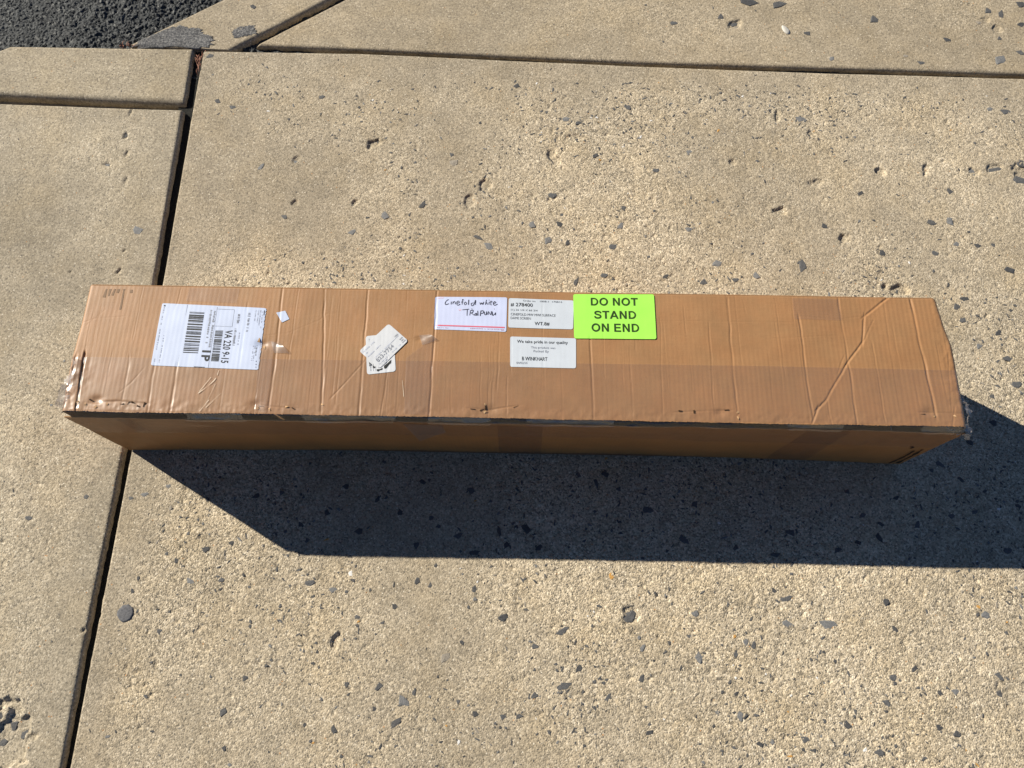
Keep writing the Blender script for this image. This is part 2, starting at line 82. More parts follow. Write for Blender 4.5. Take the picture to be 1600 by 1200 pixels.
STONES = [[0.1927,-0.2578,0.01,1.1,20.0,'s'],[-0.0086,-0.2646,0.008,1.2,0.0,'s'],[-0.1478,-0.2103,0.006,1.3,60.0,'s'],[-0.1268,-0.2178,0.005,1.0,0.0,'s'],[-0.0548,-0.2214,0.0055,1.5,70.0,'s'],[-0.1819,-0.2524,0.005,1.0,0.0,'s'],[-0.2386,-0.2681,0.004,1.0,0.0,'s'],[-0.0729,-0.3023,0.005,1.0,0.0,'s'],[0.0434,-0.3066,0.005,1.0,0.0,'s'],[0.0871,-0.3634,0.009,2.0,10.0,'s'],[-0.2466,-0.3681,0.005,1.4,90.0,'s'],[-0.197,-0.3708,0.007,2.0,50.0,'s'],[-0.1563,-0.39,0.009,1.3,-40.0,'l'],[-0.1425,-0.3761,0.005,1.3,70.0,'s'],[-0.2013,-0.4035,0.005,1.0,0.0,'s'],[-0.2621,-0.4305,0.006,1.2,0.0,'s'],[-0.1688,-0.4207,0.008,2.2,40.0,'s'],[-0.0043,-0.4085,0.005,1.0,0.0,'s'],[-0.0481,-0.4067,0.005,1.0,0.0,'s'],[0.019,-0.4071,0.005,1.0,0.0,'s'],[-0.0978,-0.3254,0.008,1.3,30.0,'t'],[0.1628,-0.1972,0.0049,1.1,0.0,'o'],[-0.257,-0.2003,0.0045,1.4,-40.0,'w'],[-0.2813,-0.2268,0.006,1.2,0.0,'l'],[-0.3195,-0.2166,0.0066,1.6,0.0,'s'],[-0.3064,-0.4243,0.0063,1.4,0.0,'s'],[-0.4046,-0.3621,0.006,1.8,30.0,'s'],[-0.4322,-0.4099,0.006,1.3,50.0,'s'],[-0.2466,-0.3672,0.0045,1.0,0.0,'s'],[-0.4966,-0.1673,0.0066,1.2,0.0,'s'],[-0.5124,-0.2183,0.006,1.6,-30.0,'l'],[-0.4632,-0.2153,0.005,1.3,40.0,'s'],[-0.4552,-0.1562,0.005,1.2,0.0,'s'],[-0.5414,-0.1876,0.005,1.2,0.0,'s'],[-0.5482,-0.2963,0.005,1.0,0.0,'s'],[-0.7092,-0.085,0.0044,1.0,0.0,'s'],[-0.7963,-0.1219,0.005,1.5,-20.0,'s'],[-0.6115,-0.0788,0.0055,1.6,20.0,'l'],[-0.5762,-0.0651,0.0044,1.3,60.0,'l'],[-0.4228,-0.46,0.004,1.0,0.0,'s'],[-0.6338,-0.0857,0.004,1.2,0.0,'s'],[0.4239,-0.2151,0.005,1.4,-50.0,'s'],[0.5989,-0.2294,0.006,1.4,80.0,'s'],[0.5055,-0.2642,0.011,1.6,0.0,'l'],[0.6078,-0.2709,0.006,1.5,-60.0,'s'],[0.297,-0.3176,0.008,1.3,80.0,'l'],[0.355,-0.3118,0.005,1.4,60.0,'s'],[0.3841,-0.2971,0.005,1.2,80.0,'s'],[0.3714,-0.2936,0.005,1.3,70.0,'l'],[0.6267,-0.3288,0.006,1.7,60.0,'s'],[0.5945,-0.3405,0.0054,1.0,0.0,'s'],[0.5792,-0.3781,0.0063,1.1,0.0,'s'],[0.3538,-0.4005,0.0063,1.4,80.0,'l'],[0.5131,-0.4088,0.0063,1.4,0.0,'s'],[0.6606,-0.3611,0.0045,1.3,0.0,'s'],[0.6521,-0.4114,0.0054,1.1,0.0,'s'],[0.7578,-0.3364,0.006,1.4,-40.0,'s'],[0.7518,-0.362,0.006,1.0,0.0,'s'],[0.6863,-0.3588,0.0054,1.1,0.0,'l'],[0.45,-0.4303,0.006,1.1,0.0,'s'],[0.3794,-0.4378,0.006,1.5,0.0,'s'],[0.5587,-0.4464,0.007,1.5,10.0,'s'],[0.6778,-0.4179,0.0054,1.2,0.0,'s'],[0.294,-0.2539,0.006,1.3,80.0,'l'],[0.4421,-0.2266,0.007,2.4,5.0,'s'],[0.4372,-0.2646,0.008,2.6,0.0,'l'],[0.7536,-0.2449,0.007,1.2,0.0,'l'],[0.2141,-0.4263,0.006,1.6,40.0,'s'],[0.2084,-0.35,0.006,1.5,60.0,'s'],[0.2091,-0.3053,0.006,1.7,50.0,'l'],[0.0864,-0.282,0.008,2.0,40.0,'s'],[0.11,-0.3381,0.006,1.7,50.0,'s'],[0.0421,-0.3788,0.0063,1.6,40.0,'s'],[0.1546,-0.3784,0.0054,1.8,70.0,'s'],[0.0248,-0.122,0.0099,1.2,-20.0,'s'],[-0.1307,-0.1103,0.005,1.0,0.0,'s'],[-0.1523,-0.1545,0.007,1.8,60.0,'s'],[-0.0659,-0.062,0.0066,1.4,-40.0,'s'],[0.1561,-0.0295,0.0077,1.4,0.0,'s'],[0.1791,-0.0563,0.005,1.3,0.0,'s'],[-0.0841,-0.1366,0.0066,1.5,20.0,'s'],[-0.0181,-0.1291,0.006,2.2,-80.0,'s'],[0.0472,-0.1548,0.006,1.5,40.0,'s'],[-0.0568,-0.165,0.007,2.4,10.0,'s'],[0.1429,-0.0472,0.0066,2.2,-80.0,'s'],[0.113,-0.0314,0.0055,1.6,-60.0,'s'],[0.0091,-0.1223,0.004,1.3,40.0,'s'],[-0.1833,-0.1007,0.0055,1.4,-60.0,'s'],[-0.1503,-0.0484,0.0066,1.5,0.0,'s'],[-0.0061,-0.1517,0.0055,1.5,70.0,'s'],[0.1787,-0.1097,0.004,1.5,-30.0,'s'],[-0.1184,-0.1227,0.004,1.3,0.0,'s'],[0.2279,-0.0897,0.0077,1.1,0.0,'s'],[0.3047,-0.0797,0.007,1.1,0.0,'s'],[0.4579,-0.1232,0.008,1.9,-10.0,'s'],[0.5658,-0.1356,0.006,1.4,0.0,'s'],[0.533,-0.1486,0.006,1.1,0.0,'s'],[0.6684,-0.1045,0.006,1.5,60.0,'s'],[0.791,-0.048,0.005,1.3,0.0,'s'],[0.2844,-0.1379,0.008,1.3,-30.0,'s'],[0.6012,-0.1277,0.0066,2.0,-60.0,'s'],[0.5811,-0.0915,0.0055,1.5,40.0,'s'],[0.6403,-0.0616,0.005,1.6,10.0,'s'],[0.5597,-0.0535,0.0055,1.3,0.0,'s'],[0.7655,-0.0827,0.005,2.0,20.0,'s'],[0.7274,-0.0897,0.0055,1.2,0.0,'s'],[0.6076,-0.1046,0.0055,2.0,-20.0,'s'],[0.4325,-0.1587,0.006,2.4,0.0,'s'],[0.8089,-0.1443,0.006,1.3,0.0,'s'],[0.3681,-0.1476,0.005,1.5,60.0,'s'],[0.8393,-0.0707,0.0055,1.4,0.0,'s'],[-0.3053,-0.103,0.0055,1.4,0.0,'s'],[-0.3836,-0.0724,0.0055,1.6,40.0,'s'],[-0.2775,-0.0595,0.0055,1.3,0.0,'s'],[-0.2495,-0.1335,0.0066,1.5,20.0,'s'],[-0.3454,-0.1249,0.0055,1.4,-60.0,'s'],[-0.2221,-0.0801,0.0055,1.6,50.0,'s'],[-0.4257,-0.0785,0.0055,2.0,30.0,'s'],[-0.3319,-0.1507,0.005,1.5,60.0,'s'],[0.3255,0.9441,0.007,1.2,0.0,'s'],[0.424,0.9613,0.0091,1.3,0.0,'s'],[0.6018,0.9192,0.0084,1.6,-10.0,'s'],[0.451,0.9443,0.007,1.4,20.0,'s'],[0.4556,0.9341,0.0056,1.2,70.0,'t'],[0.8294,0.8472,0.0065,1.5,0.0,'s'],[0.6461,0.8542,0.0065,1.3,30.0,'l'],[0.8926,0.9085,0.0078,1.4,-30.0,'s'],[0.7991,0.8633,0.0052,1.5,0.0,'t'],[0.9679,0.956,0.0056,1.3,0.0,'t'],[0.7479,0.9594,0.013,1.3,0.0,'s'],[0.5507,0.9984,0.014,1.3,0.0,'s'],[0.4806,1.0079,0.0182,2.0,0.0,'s'],[0.9928,0.9877,0.0104,1.2,0.0,'s'],[1.0182,0.9794,0.0091,1.3,60.0,'s'],[0.9917,0.8581,0.0126,1.3,30.0,'l'],[0.5662,0.7018,0.0091,1.3,0.0,'l'],[0.9324,0.5869,0.0117,1.3,20.0,'s'],[0.8855,0.5875,0.0072,1.0,0.0,'l'],[0.5816,0.455,0.0065,1.2,-30.0,'s'],[0.7859,0.4655,0.0084,1.4,-30.0,'s'],[0.8197,0.4731,0.0091,1.7,-50.0,'l'],[0.5316,0.3723,0.0108,1.6,80.0,'s'],[0.374,0.3736,0.0084,1.2,0.0,'l'],[0.3271,0.445,0.0065,1.2,0.0,'l'],[0.2713,0.5757,0.006,1.3,0.0,'s'],[0.3375,0.62,0.006,1.0,0.0,'l'],[0.6591,0.5284,0.0072,1.3,60.0,'s'],[0.8343,0.5357,0.0072,1.4,-30.0,'s'],[0.9789,0.7274,0.0091,1.3,0.0,'s'],[0.9478,0.7315,0.006,1.2,0.0,'l'],[0.7835,0.4009,0.006,1.2,-30.0,'s'],[0.6836,0.4005,0.0066,1.5,-60.0,'s'],[0.8637,0.4173,0.006,1.4,0.0,'s'],[0.8929,0.4205,0.006,1.8,-60.0,'s'],[0.8264,0.4221,0.006,1.2,0.0,'l'],[0.9114,0.3697,0.0108,1.4,0.0,'s'],[0.9782,0.5628,0.013,1.4,0.0,'s'],[0.9864,0.6026,0.0104,1.2,0.0,'s'],[1.0652,1.0047,0.0104,1.2,0.0,'s'],[1.0557,0.9522,0.0084,1.2,0.0,'s'],[1.0026,0.9137,0.0065,1.3,0.0,'s'],[1.039,0.8772,0.0078,1.2,0.0,'s'],[0.0958,0.6924,0.0078,1.3,0.0,'l'],[0.1201,0.685,0.0065,1.2,0.0,'s'],[0.1508,0.6063,0.0078,1.2,60.0,'s'],[-0.007,0.7732,0.0065,1.4,80.0,'s'],[-0.0509,0.4026,0.0084,1.4,-50.0,'l'],[0.0597,0.4169,0.0084,1.3,40.0,'l'],[0.0279,0.451,0.0078,1.4,-30.0,'l'],[0.0814,0.4519,0.0072,1.5,-30.0,'s'],[0.1979,0.4511,0.0072,1.5,60.0,'l'],[0.1834,0.4054,0.0072,1.2,0.0,'s'],[0.097,0.4121,0.006,1.3,60.0,'s'],[0.0692,0.5154,0.0072,1.3,-20.0,'s'],[0.2051,0.4892,0.006,1.0,0.0,'s'],[-0.18,0.4883,0.0078,2.0,70.0,'s'],[-0.1279,0.5852,0.0091,1.5,50.0,'t'],[-0.2508,0.4658,0.006,1.3,90.0,'s'],[-0.13,0.6046,0.006,1.3,50.0,'s'],[0.2199,0.7242,0.0078,1.4,0.0,'s'],[0.0851,0.4744,0.006,1.2,60.0,'s'],[-0.0719,0.4201,0.0072,2.0,-30.0,'s'],[-0.5026,0.5714,0.0072,1.8,50.0,'l'],[-0.4007,0.7394,0.0065,1.3,0.0,'s'],[-0.5784,0.7126,0.0065,1.2,0.0,'s'],[-0.6132,0.7279,0.0065,1.8,-20.0,'s'],[-0.2533,0.4657,0.0091,1.2,0.0,'l'],[-0.3099,0.4284,0.0072,1.3,30.0,'l'],[-0.4424,0.4582,0.006,1.3,0.0,'s'],[-0.18,0.4897,0.006,1.3,0.0,'s'],[-0.5737,0.9754,0.0084,1.2,0.0,'s'],[-0.4362,0.5844,0.006,1.2,0.0,'l'],[-0.6452,0.8417,0.007,1.4,20.0,'s'],[-0.7475,-0.4367,0.0081,1.5,90.0,'s'],[-0.7293,-0.4478,0.007,1.3,50.0,'s'],[-0.7679,-0.4255,0.009,1.2,90.0,'s'],[-0.7592,-0.4607,0.007,1.2,0.0,'s'],[-0.7836,0.6422,0.0065,1.4,60.0,'s'],[-0.8065,0.5707,0.0078,1.2,0.0,'l'],[-0.7209,0.424,0.0104,1.3,20.0,'l'],[0.779,0.0378,0.0077,1.1,0.0,'s'],[0.8338,0.1194,0.0055,1.3,0.0,'s'],[0.876,0.192,0.0066,1.4,0.0,'s'],[0.8036,0.2933,0.0072,1.2,80.0,'s'],[0.8201,0.3078,0.0072,1.5,0.0,'s'],[0.8687,0.2413,0.0066,1.5,40.0,'s'],[0.8831,0.144,0.0077,1.3,0.0,'s'],[0.809,0.2654,0.006,1.4,40.0,'s'],[0.8296,0.2157,0.006,1.3,40.0,'l'],[0.827,0.0728,0.0066,1.4,0.0,'s'],[0.7243,-0.0034,0.006,1.5,-20.0,'s'],[0.7523,-0.0271,0.006,2.0,-30.0,'s'],[0.7065,-0.0137,0.005,1.8,-40.0,'s'],[0.4431,0.3495,0.0072,1.4,-10.0,'l'],[0.3477,0.3346,0.0072,1.3,50.0,'s'],[0.4069,0.3396,0.006,1.4,0.0,'s'],[0.2775,0.3439,0.006,1.5,30.0,'s'],[0.1119,0.3304,0.0072,1.6,50.0,'s'],[0.1653,0.3446,0.006,1.3,0.0,'s']]
PITS = [[0.5039,0.4873,0.0104,1.2,0.0,0.004],[0.6146,0.4293,0.012,1.1,60.0,0.005],[0.7115,0.5772,0.0108,1.2,-30.0,0.005],[0.5178,0.7041,0.0065,2.4,80.0,0.003],[0.5803,0.668,0.006,1.4,0.0,0.0025],[0.7944,0.5845,0.0078,2.2,75.0,0.003],[0.4199,0.5974,0.0078,1.3,-40.0,0.003],[0.5772,0.553,0.0072,2.0,0.0,0.0025],[0.4521,0.9409,0.0126,1.3,0.0,0.0035],[0.6984,0.3251,0.0132,2.0,0.0,0.005],[-0.2861,0.6291,0.0084,1.8,35.0,0.004],[-0.3119,0.4917,0.006,1.5,50.0,0.003],[-0.4264,0.4897,0.006,1.2,60.0,0.0025],[-0.4387,0.5844,0.0096,1.6,45.0,0.0025],[-0.0598,0.5349,0.013,1.2,20.0,0.0035],[-0.093,0.4969,0.0108,1.3,70.0,0.003],[0.0728,0.6005,0.013,1.3,-50.0,0.004],[0.1147,0.6495,0.0091,2.6,10.0,0.0025],[-0.783,0.6391,0.0065,1.5,70.0,0.0025],[-0.7723,0.5967,0.0032,2.0,85.0,0.002],[-0.8065,0.5707,0.0065,1.2,0.0,0.0025],[-0.7616,0.5346,0.0036,2.0,80.0,0.002],[-0.7355,0.3798,0.003,2.0,85.0,0.002],[-0.7837,0.6966,0.0026,3.0,85.0,0.002],[-0.7361,0.3393,0.0042,1.6,60.0,0.0025],[-0.8271,0.3337,0.0036,1.0,0.0,0.002],[-0.7492,-0.4499,0.034,1.5,100.0,0.006],[0.1928,-0.2558,0.014,1.1,20.0,0.003],[-0.2697,-0.3033,0.008,1.8,60.0,0.004],[0.8847,0.5831,0.0108,1.3,0.0,0.003],[0.9311,0.5927,0.0108,1.6,10.0,0.003],[0.9821,0.5818,0.0169,1.2,90.0,0.0035],[0.9831,0.9649,0.0091,1.2,0.0,0.0025],[1.005,0.9394,0.0091,1.2,0.0,0.003],[-0.6698,-0.2968,0.004,1.2,0.0,0.003],[-0.6495,-0.2722,0.0044,1.0,0.0,0.002]]
MISC = {'seed':[0.5573,0.9288],
 'gum':[-0.6081,-0.2695],
 'needles':[[-0.663,0.8701],[-0.6652,0.833],[-0.665,0.7901],[-0.6644,0.8115],[-0.663,0.8532],[-0.6735,0.8262]],
 'needles2':[-0.8182,0.871],
 'frayR':[[0.6594,0.0443],[0.6623,0.025],[0.6553,-0.0226]]}
FRONT = {'tapeEdge':[[-0.6492,0.1168],[-0.4975,0.1194],[0.0009,0.1373],[0.5097,0.0816],[0.6113,0.0808]],
 'band1':[[-0.018,0.174],[-0.0205,0.0441],[0.0473,0.1781],[0.0491,0.0366]],
 'band2':[[0.4256,0.1144],[0.4455,0.0142],[0.4949,0.1191],[0.5301,0.0161]],
 'band0':[[-0.5776,0.1725],[-0.5999,0.127],[-0.5559,0.1739],[-0.5814,0.1282]],
 'tri':[[-0.1553,0.1982],[-0.1018,0.1918],[-0.0993,0.1449],[-0.1476,0.083],[-0.1535,0.1553]],
 'marks':[[0.6409,0.1064],[0.6451,-0.002],[0.6406,0.0789],[0.6327,0.0016]],
 'hole':[[0.619,0.1126]]}
PATCH = [[[0.4212,0.1976],[0.4916,0.1967],[0.4929,0.1617],[0.4204,0.1625]],
 [[-0.1573,0.0891],[-0.1176,0.1226],[-0.1175,0.0019],[-0.1534,0.0032]],
 [[-0.3761,0.1097],[-0.3536,0.1132],[-0.3507,0.0015],[-0.3698,0.0059]],
 [[-0.4948,0.1986],[-0.4183,0.1989],[-0.4196,0.174],[-0.497,0.1759]]]
SMUDGE = [[[-0.6218,0.1942],[-0.6229,0.1801]],
 [[-0.6159,0.1943],[-0.6165,0.1823]],
 [[-0.609,0.1944],[-0.6108,0.1835]],
 [[-0.6032,0.1945],[-0.6039,0.188]],
 [[-0.5953,0.1946],[-0.5942,0.1688],[-0.5945,0.1602]],
 [[-0.5834,0.1938],[-0.5833,0.1883]]]
SLIT = [[[-0.5653,0.0101],[-0.5599,0.0112]],
 [[-0.5551,0.0103],[-0.5521,0.0142],[-0.5443,0.0124]],
 [[-0.5408,0.0086],[-0.5358,0.0068]],
 [[-0.5312,0.0068],[-0.5297,0.0137]],
 [[-0.059,0.0126],[-0.0516,0.0118]],
 [[-0.0451,0.01],[-0.0387,0.013]],
 [[-0.0371,0.0179],[-0.0368,0.0111]],
 [[0.0027,0.0157],[0.01,0.0188]],
 [[0.24,0.0153],[0.2454,0.0144]],
 [[0.2621,0.0166],[0.2627,0.0118]],
 [[0.3062,0.0174],[0.3126,0.0176]],
 [[-0.365,0.0118],[-0.3555,0.0101]],
 [[-0.3166,0.0098],[-0.3116,0.007]],
 [[0.586,0.0168],[0.5933,0.017]],
 [[-0.6114,0.0171],[-0.6052,0.0142]],
 [[-0.6301,0.0128],[-0.6294,0.0012]],
 [[-0.6329,0.0744],[-0.6318,0.0603]],
 [[-0.6315,0.0503],[-0.6297,0.0285]]]
FLAP = [[[-0.3592,0.112],[-0.3434,0.1082],[-0.3292,0.0931],[-0.353,0.0937]],[[-0.1398,0.1263],[-0.1236,0.1277],[-0.1116,0.1186],[-0.134,0.1099]]]

# ------------------------------------------------------------------ camera, sky, sun, exposure
cam = bpy.data.objects.new('camera', bpy.data.cameras.new('camera'))
C.objects.link(cam)
cam.matrix_world = Matrix.Translation(CAM) @ Matrix(ROT).to_4x4()
cam.data.sensor_width = 36.0
cam.data.lens = 1180 / 1600 * 36.0
cam.data.clip_start = 0.05
cam.data.clip_end = 1000
S.camera = cam

SUN_EL, SUN_AZ = math.radians(31.1), math.radians(150.6)
world = bpy.data.worlds.new('World')
S.world = world
world.use_nodes = True
wn = world.node_tree.nodes
bg = wn['Background']
sky = wn.new('ShaderNodeTexSky')
sky.sky_type = 'NISHITA'
sky.sun_disc = False
sky.sun_elevation = SUN_EL
sky.sun_rotation = SUN_AZ - math.pi / 2
sky.air_density = 0.45
sky.dust_density = 0.0
sky.ozone_density = 2.5
world.node_tree.links.new(sky.outputs[0], bg.inputs[0])
bg.inputs[1].default_value = 0.062

sun = bpy.data.objects.new('sun', bpy.data.lights.new('sun', 'SUN'))
C.objects.link(sun)
sd = Vector((math.cos(SUN_EL) * math.cos(SUN_AZ), math.cos(SUN_EL) * math.sin(SUN_AZ), math.sin(SUN_EL)))
sun.rotation_euler = sd.to_track_quat('Z', 'Y').to_euler()
sun.location = sd * 8
sun.data.energy = 5.0
sun.data.angle = math.radians(0.5)
sun.data.color = (1.0, 0.94, 0.83)
S.view_settings.view_transform = 'Standard'
S.view_settings.look = 'None'
S.view_settings.exposure = 0.72
S.view_settings.gamma = 1.0
S.view_settings.use_curve_mapping = False

# ------------------------------------------------------------------ helpers
_tabs = {}
def vnoise(x, y, scale, seed):
    if seed not in _tabs:
        _tabs[seed] = np.random.default_rng(seed).random((256, 256)).astype(np.float32)
    T = _tabs[seed]
    x = np.asarray(x) / scale + 1000.5; y = np.asarray(y) / scale + 1000.5
    xi = np.floor(x).astype(int); yi = np.floor(y).astype(int)
    fx = x - xi; fy = y - yi
    fx = fx * fx * (3 - 2 * fx); fy = fy * fy * (3 - 2 * fy)
    a = T[xi & 255, yi & 255]; b = T[(xi + 1) & 255, yi & 255]
    c = T[xi & 255, (yi + 1) & 255]; d = T[(xi + 1) & 255, (yi + 1) & 255]
    return (a + (b - a) * fx) * (1 - fy) + (c + (d - c) * fx) * fy - 0.5

def fbm(x, y, scale, seed, octs=3, gain=0.5):
    r = 0; a = 1.0
    for o in range(octs):
        r = r + a * vnoise(x, y, scale / 2 ** o, seed * 7 + o); a *= gain
    return r

def sstep(a, b, v):
    t = np.clip((v - a) / (b - a), 0, 1)
    return t * t * (3 - 2 * t)

def cells(x, y, size, seed, fn):
    """worley-like: fn(dx, dy, rand4) evaluated for the 3x3 cells around each point, minimum kept"""
    R = np.random.default_rng(seed).random((128, 128, 5)).astype(np.float32)
    xi = np.floor(x / size).astype(int); yi = np.floor(y / size).astype(int)
    best = None
    for i in (-1, 0, 1):
        for j in (-1, 0, 1):
            r = R[(xi + i) & 127, (yi + j) & 127]
            dx = x - (xi + i + r[..., 0]) * size; dy = y - (yi + j + r[..., 1]) * size
            v = fn(dx, dy, r[..., 2], r[..., 3], r[..., 4])
            best = v if best is None else np.minimum(best, v)
    return best

def grid_mesh(name, P, flip=False, skirt=None, attrs=None):
    """P: (n, m, 3) array of points -> mesh; skirt = z the border drops to"""
    n, m = P.shape[:2]
    idx = np.arange(n * m).reshape(n, m)
    q = np.stack([idx[:-1, :-1], idx[1:, :-1], idx[1:, 1:], idx[:-1, 1:]], -1).reshape(-1, 4)
    V = P.reshape(-1, 3)
    if skirt is not None:
        ring = np.concatenate([idx[:, 0], idx[-1, 1:], idx[-2::-1, -1], idx[0, -2:0:-1]])
        low = V[ring].copy(); low[:, 2] = skirt
        k = len(V) + np.arange(len(ring))
        V = np.concatenate([V, low])
        nx = np.roll(np.arange(len(ring)), -1)
        q2 = np.stack([ring, k, k[nx], ring[nx]], -1)
        if True:
            q2 = q2[:, ::-1] if False else q2
        q = np.concatenate([q, q2])
    if flip: q = q[:, ::-1]
    me = bpy.data.meshes.new(name)
    me.vertices.add(len(V)); me.vertices.foreach_set('co', V.astype(np.float32).ravel())
    me.loops.add(len(q) * 4); me.loops.foreach_set('vertex_index', q.astype(np.int32).ravel())
    me.polygons.add(len(q)); me.polygons.foreach_set('loop_start', np.arange(0, len(q) * 4, 4, dtype=np.int32))
    me.polygons.foreach_set('use_smooth', np.ones(len(q), bool))
    if attrs:
        for an, av in attrs.items():
            a = me.attributes.new(an, 'FLOAT', 'POINT')
            full = np.zeros(len(V), np.float32); full[:n * m] = av.ravel(); 
            if skirt is not None: full[n * m:] = 0.3
            a.data.foreach_set('value', full)
    me.update(calc_edges=True); me.validate()
    return me

def poly_mesh(name, verts, faces, smooth=False):
    me = bpy.data.meshes.new(name)
    me.from_pydata([tuple(map(float, v)) for v in verts], [], [tuple(int(i) for i in f) for f in faces])
    if smooth:
        for p in me.polygons: p.use_smooth = True
    me.update()
    return me

def obj(name, me, mat=None, parent=None, label=None, cat=None, group=None, kind=None):
    o = bpy.data.objects.new(name, me)
    C.objects.link(o)
    if parent: o.parent = parent
    if mat and me is not None and not me.materials: me.materials.append(mat)
    for k, v in (('label', label), ('category', cat), ('group', group), ('kind', kind)):
        if v: o[k] = v
    return o

def pl(pts):
    """piecewise-linear y(x) from points sorted by first coordinate, extended along its end pieces"""
    p = np.array(sorted(pts))
    sl0 = (p[1, 1] - p[0, 1]) / (p[1, 0] - p[0, 0]); sl1 = (p[-1, 1] - p[-2, 1]) / (p[-1, 0] - p[-2, 0])
    def f(x):
        x = np.asarray(x, float)
        r = np.interp(x, p[:, 0], p[:, 1])
        r = np.where(x < p[0, 0], p[0, 1] + sl0 * 0.3 * (x - p[0, 0]), r)
        return np.where(x > p[-1, 0], p[-1, 1] + sl1 * 0.3 * (x - p[-1, 0]), r)
    return f

# ------------------------------------------------------------------ materials
class NT:
    def __init__(s, name):
        s.m = bpy.data.materials.new(name); s.m.use_nodes = True
        s.t = s.m.node_tree; s.n = s.t.nodes; s.b = s.n['Principled BSDF']
    def new(s, typ, **kw):
        n = s.n.new(typ)
        for k, v in kw.items():
            if k.startswith('i_'):
                key = k[2:].replace('_', ' ')
                n.inputs[int(key) if key.isdigit() else key].default_value = v
            else: setattr(n, k, v)
        return n
    def link(s, a, b): s.t.links.new(a, b)
    def pos(s, scale=(1, 1, 1)):
        g = s.new('ShaderNodeNewGeometry'); mp = s.new('ShaderNodeMapping'); mp.inputs['Scale'].default_value = scale
        s.link(g.outputs['Position'], mp.inputs['Vector']); return mp.outputs[0]
    def noise(s, vec, scale, detail=2, rough=0.5, dim='3D'):
        n = s.new('ShaderNodeTexNoise', noise_dimensions=dim); n.inputs['Scale'].default_value = scale
        n.inputs['Detail'].default_value = detail; n.inputs['Roughness'].default_value = rough
        s.link(vec, n.inputs['Vector']); return n.outputs['Fac']
    def vor(s, vec, scale, out='Distance', feature='F1', rnd=1.0):
        n = s.new('ShaderNodeTexVoronoi', feature=feature); n.inputs['Scale'].default_value = scale
        n.inputs['Randomness'].default_value = rnd
        s.link(vec, n.inputs['Vector']); return n.outputs[out]
    def ramp(s, fac, stops):
        n = s.new('ShaderNodeValToRGB'); e = n.color_ramp.elements
        while len(e) < len(stops): e.new(0.5)
        for i, (p, c) in enumerate(stops):
            e[i].position = p; e[i].color = (*c, 1) if len(c) == 3 else c
        s.link(fac, n.inputs[0]); return n.outputs[0]
    def maprange(s, v, a, b, c, d):
        n = s.new('ShaderNodeMapRange'); 
        for i, k in enumerate((a, b, c, d)): n.inputs[i + 1].default_value = k
        s.link(v, n.inputs[0]); return n.outputs[0]
    def mix(s, fac, a, b, mode='MIX'):
        n = s.new('ShaderNodeMix', data_type='RGBA', blend_type=mode)
        for sock, v in ((n.inputs[0], fac), (n.inputs[6], a), (n.inputs[7], b)):
            if isinstance(v, (int, float)): sock.default_value = v
            elif isinstance(v, tuple): sock.default_value = (*v, 1)
            else: s.link(v, sock)
        return n.outputs[2]
    def math(s, op, a, b=0.0):
        n = s.new('ShaderNodeMath', operation=op)
        for sock, v in ((n.inputs[0], a), (n.inputs[1], b)):
            if isinstance(v, (int, float)): sock.default_value = v
            else: s.link(v, sock)
        return n.outputs[0]
    def bump(s, h, dist, strength=1.0, prev=None):
        n = s.new('ShaderNodeBump'); n.inputs['Distance'].default_value = dist; n.inputs['Strength'].default_value = strength
        s.link(h, n.inputs['Height'])
        if prev is not None: s.link(prev, n.inputs['Normal'])
        return n.outputs[0]
    def fin(s, col=None, rough=0.8, spec=0.3, normal=None):
        if isinstance(col, tuple): s.b.inputs['Base Color'].default_value = (*col, 1)
        elif col is not None: s.link(col, s.b.inputs['Base Color'])
        if isinstance(rough, (int, float)): s.b.inputs['Roughness'].default_value = rough
        else: s.link(rough, s.b.inputs['Roughness'])
        s.b.inputs['Specular IOR Level'].default_value = spec
        if normal is not None: s.link(normal, s.b.inputs['Normal'])
        return s.m

